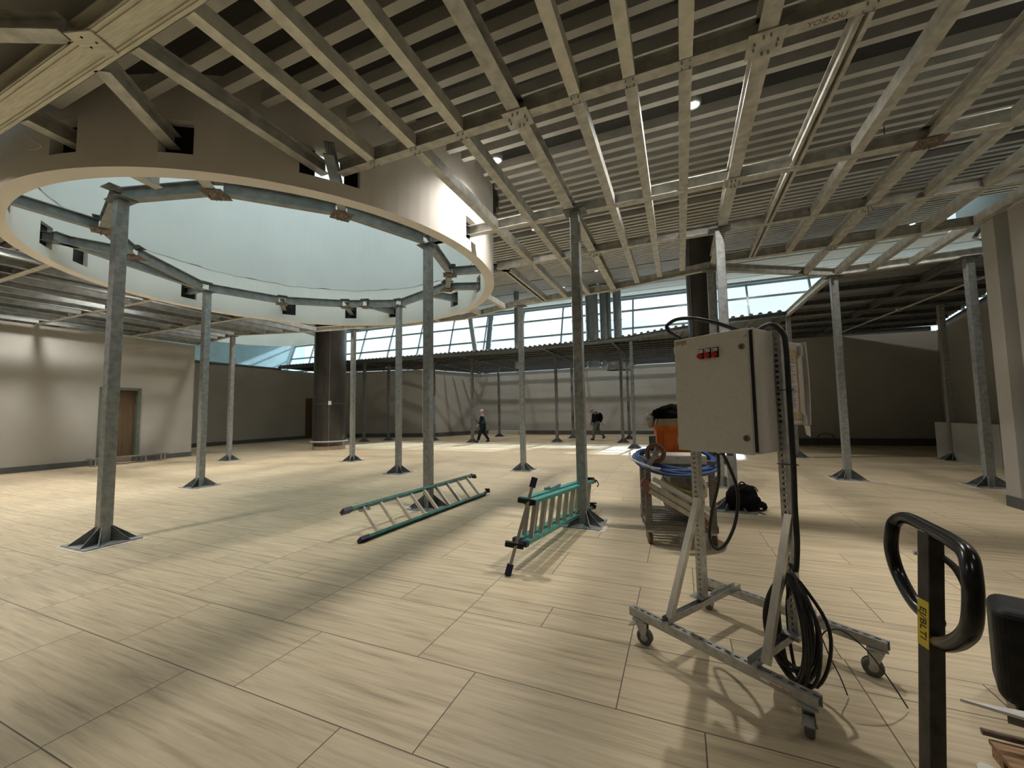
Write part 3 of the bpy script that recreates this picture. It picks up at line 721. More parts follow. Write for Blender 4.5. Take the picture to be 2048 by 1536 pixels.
# ------------------------------------------------------------------ vertical ducts
for (x, wd, lb) in ((1158, .30, 'ribbed flexible duct, leftmost of the upright ducts'), (1188, .36, 'wide grey duct, widest of the upright ducts'), (1212, .22, 'silver duct in the middle of the upright ducts'),
                    (1223, .11, 'thinnest silver pipe among the upright ducts'), (1240, .24, 'rightmost silver duct of the upright ducts'), (1036, .16, 'lone grey-green service pipe before the windows, beside a slim post')):
    dep = 23.0; px = (x - 1024) / F_PX * dep; z1 = zc(px * DA.x + dep * DA.y) - .02
    t = empty('duct', (px, dep, 0)); tag(t, 'vertical ' + lb if 'vertical' not in lb else lb, 'duct')
    MB().cyl((0, 0), wd, 4.0, z1, 24).build('pipe', M['duct'], t)
    z = 4.4
    while z < z1 - .3:
        MB().cyl((0, 0), wd + .02, z, z + .05, 24).build('collar', M['steel_bright'], t); z += 1.15
for (x, r) in ((1218, .34), (1241, .30)):
    dep = 23.4; px = (x - 1024) / F_PX * dep
    t = empty('duct_end', (px, dep - 1.2, 0)); tag(t, 'shiny short duct end hanging under the rear deck, %s one' % ('left' if x < 1230 else 'right'), 'duct')
    MB().cyl((0, 0), r, 3.72, 4.12, 24).build('body', M['steel_bright'], t); MB().cyl((0, 0), r + .03, 3.72, 3.78, 24).build('rim', M['duct'], t)

# ------------------------------------------------------------------ ceiling spotlights
def downlight(u, v, label, power=LAMP_W, group='ceiling spotlights', soft=0.05):
    z = zc(v) + 0.02 if v > 1.6 else 4.60
    t = empty('ceiling_spotlight', W(u, v, z), -TH); tag(t, label, 'spotlight', group)
    MB().lathe([(0.0, 0.14), (0.095, 0.14), (0.095, -0.01), (0.075, -0.02), (0.07, 0.02)], 20).build('housing', M['steel_bright'], t)
    MB().cyl((0, 0), 0.066, 0.0, 0.012, 20).build('lens', M['lens'], t)
    ld = bpy.data.lights.new('lamp', 'SPOT'); ld.energy = power * 4.0; ld.color = LAMP_COL
    ld.spot_size = math.radians(136); ld.spot_blend = 0.9; ld.shadow_soft_size = soft
    lo = bpy.data.objects.new('lamp_light', ld); COL.objects.link(lo); lo.parent = t; lo.location = (0, 0, -0.04)
    return t
vis = {(-2.41, 5.31): 'bright spotlight beside the right of the drum', (0.31, 5.31): 'bright spotlight at the top, between two slim joists', (4.24, 9.4): 'spotlight beside the rusty plate at the right',
       (-3.22, 9.4): 'spotlight peeking from behind a joist right of the drum', (7.82, 18.1): 'spotlight shining above the right end of the last cross beam', (-3.25, 18.0): 'spotlight above the vertical ducts, next to a post',
       (9.67, 33.6): 'furthest right spotlight at the window head', (5.24, 33.4): 'spotlight at the window head right of the clad column', (0.68, 33.4): 'spotlight at the window head left of the clad column',
       (-20.6, 8.95): 'spotlight glimpsed between joists over the left wall'}
for (u, v), lb in vis.items(): downlight(u, v, lb, LAMP_W * ((1.0 if u < 0 else 0.95) if v < 6 else (0.7 if u > 0 else 0.8) if v < 12 else (1.2 if u < 0 else .6)), soft=0.05 if v < 6 else 0.12)
k = 0
extra = [(-10.6, 5.31), (-13.3, 5.31), (-16.0, 5.31), (3.75, 5.31), (-10.2, 9.4), (-13.7, 9.4), (-9.9, 2.75),
         (-12.0, 13.8), (-7.5, 13.8), (-3.2, 13.8), (0.8, 13.8), (-11.5, 18.0), (-7.0, 18.0), (0.8, 18.0), (-11.0, 22.6), (-6.0, 22.6), (-0.5, 22.6),
         (-14.0, 1.0), (-6.9, 0.9), (-3.0, 0.7), (0.4, -0.9), (2.6, 1.0), (-4.0, -3.0)]
for (u, v) in extra:  # unseen lamps continuing the rows; off-row ones added for fill and drum glow
    downlight(u, v, 'unseen ceiling spotlight among the continued rows and added fill lamps', LAMP_W * ((0.95 if u < -5 and v > .5 else 0.10) if v < 2 else 0.9 if u > 2 else 1.35 if v < 12 else 1.35), 'hidden ceiling spotlights', 0.07 if abs(u + 9.9) < .1 else 0.14)

# ------------------------------------------------------------------ wheeled stand with the electrical cabinets (x along the front rail, y away from the camera)
ST = Vector((0.757, 2.69, 0)); SRZ = math.atan2(-0.832, 0.555)
def SM(o):  # put a top-level object into the stand's frame
    o.location = ST; o.rotation_euler = (0, 0, SRZ); return o
def strut(name, a, b, face, parent, w_=0.050, t_=0.003, mat='steel_bright', pitch=0.05, slot=0.028, hw=0.007):
    """slotted channel from a to b; face = direction of the slotted side"""
    a = Vector(a); b = Vector(b); d = (b - a); L = d.length; d.normalize()
    z = Vector(face); z = (z - d * z.dot(d)).normalized(); y = z.cross(d)
    mb = MB(); h = w_ / 2
    mb.box(0, L, -h, -h + t_, -h, h); mb.box(0, L, h - t_, h, -h, h)
    mb.box(0, L, -h, -h + .010, -h, -h + t_); mb.box(0, L, h - .010, h, -h, -h + t_)
    mb.box(0, L, -h + t_, -hw, h - t_, h); mb.box(0, L, hw, h - t_, h - t_, h)
    x = 0.0
    while x < L:
        mb.box(x, min(L, x + pitch - slot), -hw, hw, h - t_, h); x += pitch
    M4 = Matrix(((d.x, y.x, z.x, a.x), (d.y, y.y, z.y, a.y), (d.z, y.z, z.z, a.z), (0, 0, 0, 1)))
    me = mb.build(name, M[mat], parent); me.data.transform(M4); return me
st = SM(empty('wheeled_stand', (0, 0, 0))); tag(st, 'galvanized slotted-rail stand on four casters carrying the grey electrical cabinet', 'stand')
strut('front_rail', (-0.05, 0.05, 0.182), (1.0, 0.05, 0.182), (0, 0, 1), st)
strut('rear_rail', (-0.04, 0.85, 0.182), (1.04, 0.85, 0.182), (0, 0, 1), st)
for s_ in (0.22, 0.72):
    MB().box(s_ - .022, s_ + .022, 0.03, 0.87, 0.207, 0.210).box(s_ - .022, s_ - .019, 0.03, 0.87, 0.21, 0.245).box(s_ + .019, s_ + .022, 0.03, 0.87, 0.21, 0.245).build('cross_channel', M['steel_bright'], st)
for s_ in (0.20, 0.745):
    strut('upright', (s_, 0.465, 0.212), (s_, 0.465, 1.955), (0, -1, 0), st, pitch=.032, slot=.014, hw=.008)
    MB().bar((s_ + .02, 0.075, 0.225), (s_ + .02, 0.43, 0.90), 0.036, 0.038, (1, 0, 0)).build('brace', M['alu'], st)
    MB().box(s_ - .055, s_ + .03, 0.40, 0.53, 0.246, 0.252).build('foot_bracket', M['steel_bright'], st)
MB().box(0.76, 0.90, 0.0240, 0.0249, 0.17, 0.182).build('rail_sticker', M['whitep'], st); MB().box(0.80, 0.90, 0.0230, 0.0240, 0.172, 0.176).build('sticker_stripe', M['redsheet'], st)
for x in (0.86, 0.89): MB().tube([(x, 0.028, 0.178), (x, 0.014, 0.178)], 0.006, 8).build('bolt', M['steel_bright'], st)
def caster(x, y, az, brake=True):
    t = bpy.data.objects.new('caster', None); COL.objects.link(t); t.parent = st; t.location = (x, y, 0); t.rotation_euler = (0, 0, az)
    MB().box(-.045, .045, -.04, .04, 0.152, 0.157).build('top_plate', M['steel_bright'], t)
    MB().cyl((0, 0), 0.028, 0.14, 0.152, 16).build('swivel', M['steel_bright'], t)
    f = MB()
    for sy in (-1, 1):
        y0 = sy * 0.024
        P = [(-.045, y0, .14), (.03, y0, .14), (-.012, y0, .045), (-.038, y0, .045)]; Q = [(a, b + .003, c) for a, b, c in P]
        f.add(P + Q, [(3, 2, 1, 0), (4, 5, 6, 7), (0, 1, 5, 4), (1, 2, 6, 5), (2, 3, 7, 6), (3, 0, 4, 7)])
    f.box(-.045, .03, -.024, .027, .137, .141); f.build('fork', M['steel_bright'], t)
    wv = MB(); n = 28; prof = [(.022, -.019), (.036, -.020), (.046, -.019), (.05, -.012), (.05, .012), (.046, .019), (.036, .020), (.022, .019), (.022, -.019)]
    vs = []
    for r, yy in prof:
        for k in range(n): vs.append((-.024 + r * math.cos(2 * math.pi * k / n), yy, .05 + r * math.sin(2 * math.pi * k / n)))
    wv.add(vs, [(i * n + k, (i + 1) * n + k, (i + 1) * n + (k + 1) % n, i * n + (k + 1) % n) for i in range(len(prof) - 1) for k in range(n)], True)
    wv.build('wheel', M['tread'], t)
    MB().tube([(-.024, -.028, .05), (-.024, .031, .05)], 0.009, 12).tube([(-.024, -.022, .05), (-.024, .022, .05)], 0.023, 16).build('hub', M['steel_bright'], t)
    if brake:
        MB().hexa([(.028, -.022, .112), (.075, -.024, .095), (.075, .024, .095), (.028, .022, .112), (.028, -.022, .118), (.075, -.024, .101), (.075, .024, .101), (.028, .022, .118)]).build('brake_pedal', M['steel_bright'], t)
    return t
caster(0.02, 0.05, math.radians(200)); caster(0.95, 0.05, math.radians(-72)); caster(0.99, 0.85, math.radians(22), False); caster(0.02, 0.85, math.radians(100), False)

cb = SM(empty('electrical_cabinet', (0, 0, 0))); tag(cb, 'pale grey metal electrical cabinet with three red buttons on its door', 'cabinet')
MB().box(0.285, 0.735, 0.215, 0.44, 1.25, 1.945).build('body', M['cab'], cb, bevel=0.006)
MB().box(0.29, 0.73, 0.203, 0.216, 1.26, 1.935).build('door_gap_shade', M['cab_in'], cb)  # dark slab paints the shadow in the door gap
dr = MB().box(0.262, 0.715, 0.180, 0.204, 1.245, 1.945).build('door', M['cab'], cb, bevel=0.004)
MB().box(0.719, 0.738, 0.206, 0.232, 1.25, 1.945).build('frame_lip', M['cab'], cb, bevel=0.003)
for z in (1.845, 1.335):
    MB().tube([(0.683, 0.184, z), (0.683, 0.174, z)], 0.017, 20).build('lock', M['steel_dark'], dr)
    MB().box(0.680, 0.686, 0.1725, 0.1745, z - .007, z + .007).build('key_slot', M['black'], dr)
for x in (0.445, 0.489, 0.535):
    MB().box(x - .0165, x + .0165, 0.174, 0.181, 1.803, 1.862).build('button_frame', M['black'], dr)
    MB().box(x - .0135, x + .0135, 0.172, 0.1745, 1.838, 1.858).build('button_label', M['whitep'], dr)
    MB().tube([(x, 0.176, 1.818), (x, 0.160, 1.818)], 0.0115, 18).tube([(x, 0.163, 1.818), (x, 0.152, 1.818)], 0.0155, 20).build('red_button', M['red'], dr)
    MB().box(x - .008, x + .008, 0.1715, 0.1722, 1.846, 1.8475).build('label_print', M['cab_in'], dr)
mb = MB(); random.seed(3)
for k in range(9):
    x = 0.272 + 0.0085 * k; zz = 1.905 + random.uniform(-.004, .012); mb.box(x, x + .007, 0.1792, 0.1803, zz, 1.932)
mb.build('torn_label', M['card'], dr)
MB().add([(0.69, .1795, 1.895), (0.714, .1795, 1.899), (0.714, .1795, 1.912)], [(0, 1, 2)]).build('scuff', M['card'], dr)
for k, x in enumerate((0.40, 0.45, 0.50)): MB().cyl((x, 0.34), 0.016, 1.215, 1.25, 12).build('cable_gland', M['steel_dark'], cb)
for z in (1.30, 1.60, 1.88): MB().box(0.254, 0.264, 0.186, 0.2, z - .02, z + .02).build('hinge', M['cab'], dr)

bc = SM(empty('control_box', (0, 0, 0))); tag(bc, 'smaller grey box with a taped document, behind the cabinet on the stand', 'box')
MB().box(0.36, 0.76, 0.49, 0.755, 1.40, 1.895).build('body', M['cab'], bc, bevel=0.006)
pts = []
lid = MB()
for i in range(9):
    z = 1.392 + (1.905 - 1.392) * i / 8.0; y = 0.765 + 0.018 * math.sin(math.pi * i / 8.0)
    pts.append((y, z))
v = []; 
for (y, z) in pts: v += [(0.33, y, z), (0.775, y, z), (0.775, y + .012, z), (0.33, y + .012, z)]
f = [(0, 1, 2, 3)]
for i in range(8):
    a = i * 4
    for k in range(4): f.append((a + k, a + (k + 1) % 4, a + 4 + (k + 1) % 4, a + 4 + k))
lid.add(v, f).build('bowed_lid', M['cab'], bc)
doc = MB().box(0.7605, 0.7625, 0.535, 0.665, 1.47, 1.80).build('taped_document', M['paper'], bc)
random.seed(5); mb = MB()
for k in range(30):
    z = 1.785 - k * 0.0102; a = 0.548 + random.uniform(0, .01); b = a + random.uniform(.03, .09)
    if k in (3, 8, 15): continue
    mb.box(0.7625, 0.7630, a, b, z, z + .0028)
mb.build('printed_lines', M['cab_in'], doc)
for z0, z1 in ((1.795, 1.85), (1.43, 1.475)):
    MB().hexa([(0.7615, .52, z0), (0.7615, .69, z0 + .004), (0.7645, .69, z0 + .004), (0.7645, .52, z0), (0.7615, .53, z1), (0.7615, .70, z1 - .008), (0.7645, .70, z1 - .008), (0.7645, .53, z1)]).build('masking_tape', M['tape'], bc)
MB().box(0.7635, 0.765, 0.658, 0.675, 1.47, 1.80).build('masking_tape', M['tape'], bc)
for z in (1.845, 1.425): MB().cyl((0.772, 0.70), 0.011, z - .03, z + .03, 12).build('lid_screw_post', M['whitep'], bc)
MB().hexa([(0.765, .72, 1.335), (0.765, .775, 1.32), (0.769, .775, 1.32), (0.769, .72, 1.335), (0.765, .70, 1.392), (0.765, .775, 1.385), (0.769, .775, 1.385), (0.769, .70, 1.392)]).build('loose_tape', M['whitep'], bc)

def spline(P, n=8):
    P = [Vector(p) for p in P]; R = []
    for i in range(len(P) - 1):
        p0 = P[max(i - 1, 0)]; p1 = P[i]; p2 = P[i + 1]; p3 = P[min(i + 2, len(P) - 1)]
        for k in range(n):
            t = k / n
            R.append(0.5 * ((2 * p1) + (-p0 + p2) * t + (2 * p0 - 5 * p1 + 4 * p2 - p3) * t * t + (-p0 + 3 * p1 - 3 * p2 + p3) * t ** 3))
    R.append(P[-1]); return R
def cable(name, pts, r, label, cat='cable', mat='rubber', n=10):
    o = MB().tube(spline(pts), r, n).build(name, M[mat]); SM(o); tag(o, label, cat); return o
cable('cable', [(0.27, .30, 1.93), (.22, .295, 1.985), (.15, .30, 2.035), (.125, .31, 2.08), (.19, .32, 2.112), (.30, .33, 2.10), (.42, .36, 2.055), (.52, .42, 2.0), (.57, .47, 1.96), (.60, .475, 1.88)], 0.0125,
      'thick black cable looping above the top left of the grey cabinet')
cable('cable', [(.58, .458, 1.90), (.62, .46, 1.95), (.68, .455, 1.985), (.735, .44, 1.985), (.785, .445, 1.93), (.80, .435, 1.85), (.803, .43, 1.75), (.803, .43, 1.55), (.803, .43, 1.35), (.803, .425, 1.13), (.80, .42, .95), (.80, .42, .78), (.79, .425, .66), (.78, .43, .60)], 0.0145,
      'thick black cable running down the right side of the cabinet and its upright')
cable('cable', [(0.425, .34, 1.215), (.375, .42, 1.04), (.307, .45, .838), (.272, .46, .66), (.311, .46, .59), (.38, .46, .64), (.45, .46, .80), (.468, .46, 1.0), (.45, .36, 1.215)], 0.010,
      'black cable loop hanging from the underside of the grey cabinet')
for z in (1.60, 1.18):
    cable('cable_tie', [(.715, .438, z), (.76, .425, z), (.815, .41, z + .003), (.824, .44, z), (.79, .50, z - .003)], 0.0025, 'thin tie holding the black cable to the right upright, %s one' % ('upper' if z > 1.4 else 'lower'), 'tie', 'rubber', 6)
# coil hung on the right upright
ck = SM(empty('cable_coil', (0, 0, 0))); tag(ck, 'bundle of black cable loops hung on the right upright of the stand', 'cable')
random.seed(11)
for k in range(11):
    t = k / 10.0
    ax = 0.04 + 0.075 * t; wd = 0.125 + random.uniform(-.02, .02); ht = 0.262 + random.uniform(-.025, .02)
    cx = 0.775 + random.uniform(-.02, .02); cy = 0.37 + random.uniform(-.02, .02); cz = 0.585 - ht
    ph = -0.85 + 1.15 * t; P = []
    for j in range(36):
        a = 2 * math.pi * j / 36
        d = math.sin(a) * wd * (1.0 - 0.45 * max(0, math.cos(a)) ** 2)
        P.append((cx + d * math.cos(ph), cy + d * math.sin(ph), max(.045, cz + ht * math.cos(a) + .012 * math.sin(3 * a + k))))
    MB().tube(P, 0.0088, 9, closed=True).build('loop', M['rubber'], ck)
MB().tube(spline([(.745, .445, .63), (.79, .40, .585), (.82, .37, .575), (.79, .35, .60), (.745, .445, .63)]), 0.004, 6).build('tie', M['rubber'], ck)
MB().tube(spline([(.765, .28, .45), (.75, .25, .41), (.745, .22, .37), (.75, .20, .34)]), 0.0045, 6).build('yellow_wire', M['yellowrim'], ck)
mb = MB()
for k in range(6): mb.tube([(.75, .20, .34), (.75 + random.uniform(-.015, .015), .19 + random.uniform(-.015, .01), .31 + random.uniform(-.01, .01))], 0.0012, 5)
mb.build('bare_copper_ends', M['copper'], ck)
cable('thin_wire', [(.88, .43, .30), (.90, .45, .33), (.95, .50, .335), (1.03, .55, .26), (1.10, .60, .13), (1.15, .64, .012)], 0.0035, 'thin stiff black wire arching from the coil to the floor on the right', 'wire', 'rubber', 7)
cable('thin_wire', [(.88, .43, .30), (.90, .46, .20), (.93, .49, .10), (.95, .51, .012)], 0.0032, 'short thin black wire dropping straight from the coil to the floor', 'wire', 'rubber', 7)

# ------------------------------------------------------------------ ladder lying on its long edge
def ladder_section(t, a, b, up, nr, rail_w, col, r0=0.06, r1=0.97, capL=0.12, cap='navy', depth=0.07):
    """a-b lower rail, up = offset to the upper rail (world vectors)"""
    a = Vector(a); b = Vector(b); up = Vector(up); d = (b - a).normalized(); nrm = d.cross(up).normalized()
    for k, o in enumerate((Vector((0, 0, 0)), up)):
        rl = MB().bar(a + o, b + o, depth, rail_w, up).build('rail', M[col], t)
        MB().bar(a + o - d * .015, a + o + d * capL, depth + .008, rail_w + .012, up).build('end_cap', M[cap], rl)
        MB().bar(b + o - d * .05, b + o + d * .012, depth + .006, rail_w + .010, up).build('end_cap', M[cap], rl)
    for k in range(nr):
        f = r0 + (r1 - r0) * (k + .5) / nr; p = a + (b - a) * f
        MB().bar(p + up * .02, p + up * .98, 0.045, 0.028, d).build('rung', M['alu'], t)
t = empty('ladder', (0, 0, 0)); tag(t, 'single teal ladder section lying on its long edge against the middle post', 'ladder')
ladder_section(t, (-1.80, 4.80, 0.035), (-0.52, 7.40, 0.035), (-0.26, 0.128, 0.30), 9, 0.035, 'teal_dark', 0.05, 0.99)
for p in ((-0.50, 7.43, 0.07), (-0.76, 7.56, 0.31)):
    MB().bar(p, (p[0] + .05, p[1] + .09, p[2] - .02), 0.03, 0.05).bar((p[0] - .03, p[1] + .03, p[2] + .03), (p[0] + .06, p[1] + .03, p[2] + .03), .02, .02).build('hook', M['black'], t)
MB().bar((-1.93, 5.12, .30), (-1.86, 5.24, .30), .05, .03).build('latch', M['steel_bright'], t)
# folded articulated ladder with its stabiliser bar
t = empty('folding_ladder', (0, 0, 0)); tag(t, 'folded teal two-part ladder on its side with a long stabiliser bar, leaning by a post', 'ladder')
upv = Vector((0.06, 0.06, 0.375))
ladder_section(t, (0.085, 3.95, 0.235), (1.14, 6.05, 0.075), upv, 9, 0.035, 'teal', 0.02, 0.97, 0.05)
ladder_section(t, (0.02, 4.03, 0.245), (1.06, 6.12, 0.085), upv, 9, 0.035, 'teal', 0.02, 0.97, 0.05)
B0, B1 = Vector((-0.055, 3.82, 0.045)), Vector((0.195, 4.02, 0.80))
MB().bar(B0, B1, 0.042, 0.030, (1, 0, 0)).build('stabiliser_bar', M['alu'], t)
dB = (B1 - B0).normalized()
for q in (B0, B1): MB().bar(q - dB * .045, q + dB * .05, 0.07, 0.06, (1, 0, 0)).build('rubber_foot', M['navy'], t)
for f in (0.27, 0.775):
    q = B0 + (B1 - B0) * f; MB().bar(q + Vector((-.10, -.005, .02)), q + Vector((.07, .01, -.015)), 0.05, 0.045).build('clamp', M['black'], t)
for q in ((1.12, 6.08, .47), (1.14, 6.08, .10)):
    MB().bar(q, (q[0] + .08, q[1] + .05, q[2] - .04), 0.03, 0.06).bar((q[0] - .02, q[1], q[2] + .03), (q[0] + .09, q[1] + .02, q[2] + .02), .02, .02).build('hook', M['black'], t)
MB().tube(spline([(1.16, 6.1, .47), (1.24, 6.12, .46), (1.27, 6.1, .40), (1.25, 6.1, .36)]), .008, 6).build('strap', M['black'], t)
o = MB().box(-.16, .16, -.045, .045, 0, .035).box(-.22, -.1, -.01, .01, .03, .045).build('hand_tool', M['steel_bright'], None, Matrix.Translation((0.47, 4.92, 0.575)) @ Matrix.Rotation(math.radians(63), 4, 'Z'))
tag(o, 'flat metal fitting resting on the upper edge of the folded ladder', 'fitting')

# ------------------------------------------------------------------ work cart behind the stand
CT = Vector((1.52, 4.60, 0)); CRZ = math.radians(-14)
def CM(o): o.location = CT; o.rotation_euler = (0, 0, CRZ); return o
t = CM(empty('work_cart', (0, 0, 0))); tag(t, 'grey timber-slatted work cart on casters between the folded ladder and the cabinet stand', 'cart')
LX, LY = 0.66, 0.95
for x in (0.0, LX):
    for y in (0.0, LY): MB().box(x - .03, x + .03, y - .02, y + .02, .17, .93).build('post', M['woodgrey'], t)
sh = MB()
for k in range(9): sh.box(-.02, LX + .02, 0.02 + k * .105, 0.085 + k * .105, .20, .225)
sh.build('lower_shelf', M['woodgrey'], t)
MB().box(-.04, LX + .04, -.035, -.02, .165, .225).build('front_beam', M['woodgrey'], t)
for x in (-.045, LX + .03): MB().box(x, x + .015, 0, LY, .17, .23).build('side_beam', M['woodgrey'], t)
MB().box(-.035, LX + .035, -.02, LY + .02, .86, .885).build('upper_shelf', M['steel_dark'], t)
MB().box(-.08, -.045, -.03, .14, .32, .85).build('side_board', M['woodgrey'], t)
for x in (0.0, LX):
    for y in (0.04, LY - .04):
        wl = MB().disc_x((x, y, .065), .065, .035, (1, .15, 0)).build('caster_wheel', M['browntread'], t)
        MB().box(x - .03, x + .03, y - .025, y + .025, .125, .165).bar((x - .025, y, .065), (x - .025, y, .14), .006, .03).bar((x + .025, y, .065), (x + .025, y, .14), .006, .03).build('fork', M['steel_bright'], wl)
o = CM(MB().box(0.06, 0.62, -.01, .34, .887, .99).build('grey_case', M['cab'], None, bevel=.01)); tag(o, 'shallow grey metal tray lying on top of the work cart', 'tray')
MB().box(0.30, .34, -.016, -.009, .95, .965).build('latch', M['steel_bright'], o)
# loose wheel on the tray
o = CM(empty('loose_wheel', (0, 0, 0))); tag(o, 'brown-tyred castor wheel with grey spokes lying on the cart', 'wheel')
R_ = []
n = 32
for k in range(n): R_.append((0.08 + .088 * math.cos(2 * math.pi * k / n), -.10, 1.02 + .088 * math.sin(2 * math.pi * k / n)))
MB().tube(R_, .026, 10, closed=True).build('tyre', M['browntread'], o)
MB().disc_x((0.08, -.10, 1.02), .03, .05, (0, 1, 0)).build('hub', M['steel_bright'], o)
for k in range(5):
    a = k * 2 * math.pi / 5 + .3
    MB().bar((.08, -.10, 1.02), (.08 + .08 * math.cos(a), -.10, 1.02 + .08 * math.sin(a)), .022, .028, (0, 1, 0)).build('spoke', M['steel_bright'], o)
MB().bar((.07, -.14, 1.0), (-.0, -.16, .895), .05, .012, (0, 1, 0)).build('fork_plate', M['steel_bright'], o)
# blue hose
o = CM(empty('blue_hose_coil', (0, 0, 0))); tag(o, 'coil of blue hose draped round the top of the work cart', 'hose')
for k in range(5):
    P = []
    for j in range(48):
        a = 2 * math.pi * j / 48; rx = .40 + .016 * k; ry = .36 + .012 * k
        P.append((.32 + rx * math.cos(a) + .012 * math.sin(3 * a + k), .22 + ry * math.sin(a), .955 - .013 * k + .06 * math.sin(a) - .04 * max(0, -math.sin(a)) - .02 * math.cos(a) + .012 * math.sin(2 * a + 2.1 * k)))
    MB().tube(P, .019, 8, closed=True).build('hose_turn', M['blue'], o)
MB().tube(spline([(-.18, .25, 1.0), (-.17, .05, .94), (0.0, -.13, .88), (.12, -.17, .86)]), .012, 6).build('pale_hose_end', M['whitep'], o)
# crate, cloth, wrappings
o = CM(empty('orange_crate', (0, 0, 0))); tag(o, 'orange plastic crate at the back of the work cart', 'crate')
c_ = MB(); x0, x1, y0, y1, z0, z1 = 0.16, .60, .50, .84, .89, 1.30
for (a, b, c, d_) in ((x0, x1, y0, y0 + .012), (x0, x1, y1 - .012, y1), (x0, x0 + .012, y0, y1), (x1 - .012, x1, y0, y1)): c_.box(a, b, c, d_, z0, z1)
c_.box(x0, x1, y0, y1, z0, z0 + .012); c_.build('wall', M['orange'], o)
MB().box(x0 - .018, x1 + .018, y0 - .018, y0, z1 - .05, z1).box(x0 - .018, x1 + .018, y1, y1 + .018, z1 - .05, z1).box(x0 - .018, x0, y0, y1, z1 - .05, z1).box(x1, x1 + .018, y0, y1, z1 - .05, z1).build('rim', M['orange'], o)
for x in (.17, .21, .25, .40, .55, .585): MB().box(x - .006, x + .006, y0 - .014, y0, z0, z1 - .05).build('rib', M['orange'], o)
def blob(name, mat, c, s, seed, sub=3, amp=.25, fr=2.2, flat=None):
    from mathutils import noise
    bm = bmesh.new(); bmesh.ops.create_icosphere(bm, subdivisions=sub, radius=1)
    for v in bm.verts:
        q = v.co * fr + Vector((seed, seed * .7, 0)); k = 1 + amp * noise.noise(q) + amp * .5 * noise.noise(q * 2.3)
        v.co = Vector((c[0] + v.co.x * s[0] * k, c[1] + v.co.y * s[1] * k, c[2] + v.co.z * s[2] * k))
        if flat is not None and v.co.z < flat: v.co.z = flat
    me = bpy.data.meshes.new(name); bm.to_mesh(me); bm.free(); me.materials.append(M[mat])
    for p in me.polygons: p.use_smooth = True
    o = bpy.data.objects.new(name, me); COL.objects.link(o); return o
o = CM(blob('black_jacket', 'cloth', (.40, .64, 1.43), (.26, .19, .12), 3, 4, .35, 2.5, 1.385)); tag(o, 'black cloth bundle heaped on the boards over the orange crate', 'cloth')
o = CM(MB().hexa([(.17, .48, 1.302), (.56, .48, 1.30), (.56, .84, 1.30), (.17, .84, 1.302), (.19, .48, 1.385), (.54, .48, 1.36), (.54, .84, 1.36), (.19, .84, 1.385)]).build('cardboard_box', M['card'])); tag(o, 'flat cardboard box between the crate and the black cloth', 'box')
o = CM(blob('plastic_wrap', 'bag', (.09, .62, 1.36), (.07, .08, .085), 9, 3, .5, 3)); tag(o, 'crumpled clear plastic beside the black cloth on the cart', 'plastic')
o = CM(MB().box(0.07, .15, .52, .535, .89, 1.17).build('grey_board', M['steel_dark'])); tag(o, 'narrow dark board standing left of the orange crate', 'board')
# lower shelf load
o = CM(empty('clear_bucket', (0, 0, 0))); tag(o, 'clear plastic bag with a yellow-green rim stuffed on the cart shelf', 'bag')
b_ = blob('bag_body', 'bag', (.42, .38, .52), (.25, .22, .27), 5, 4, .22, 2.4, .23); b_.parent = o
P = [(.40 + .22 * math.cos(2 * math.pi * j / 40), .16 + .06 * math.sin(2 * math.pi * j / 40), .67 + .085 * math.sin(2 * math.pi * j / 40) - .06 * math.cos(2 * math.pi * j / 40)) for j in range(40)]
MB().tube(P, .014, 8, closed=True).build('rim', M['yellowrim'], o)
o = CM(empty('folded_trestle', (0, 0, 0))); tag(o, 'folded aluminium trestle with dusty red feet lying slanted on the cart shelf', 'trestle')
for k, (dy, dz) in enumerate(((-.08, 0), (-.08, .07), (-.03, .035))):
    MB().bar((-.02, dy, .62 + dz), (.60, dy, .25 + dz), .05, .035, (0, 1, 0)).build('leg', M['alu'], o)
    MB().bar((-.07, dy, .648 + dz), (.0, dy, .608 + dz), .07, .06, (0, 1, 0)).build('foot', M['pink'], o)
MB().bar((.05, -.03, .73), (.62, -.03, .41), .05, .02, (0, 1, 0)).build('cross_panel', M['whitep'], o)
MB().disc_x((.53, -.12, .30), .05, .06, (0, 1, 0)).build('joint', M['pink'], o)
o = CM(MB().box(LX + .035, LX + .038, .02, .02 + .16, .55, .70).build('red_notice', M['redsheet'])); tag(o, 'red printed notice on the right side of the work cart', 'notice')
o.location = CT + Vector((0.02, 0, 0))

# ------------------------------------------------------------------ backpack on the floor
t = empty('backpack', (3.38, 6.02, 0), math.radians(8)); tag(t, 'black backpack slumped on the floor at the foot of a post', 'backpack')
b_ = blob('main_compartment', 'cloth', (-.02, .0, .19), (.235, .15, .20), 2, 4, .12, 1.8, 0.0); b_.parent = t
b_ = blob('front_pocket', 'cloth', (.03, -.12, .14), (.16, .07, .12), 6, 3, .12, 2.0, 0.0); b_.parent = t
b_ = blob('side_flap', 'cloth', (.24, -.02, .06), (.11, .10, .07), 8, 3, .2, 2.4, 0.0); b_.parent = t
MB().tube(spline([(-.15, -.1, .33), (-.05, -.14, .38), (.1, -.1, .36), (.2, -.06, .28)]), .008, 6).build('zip', M['black'], t)
MB().bar((.05, -.18, .03), (.12, -.28, .006), .03, .006).build('strap_end', M['black'], t)
MB().box(.11, .15, -.19, -.185, .05, .075).build('buckle', M['whitep'], t)
MB().tube(spline([(-.06, .0, .385), (-.02, -.01, .42), (.04, .0, .385)]), .009, 6).build('grab_handle', M['cloth'], t)

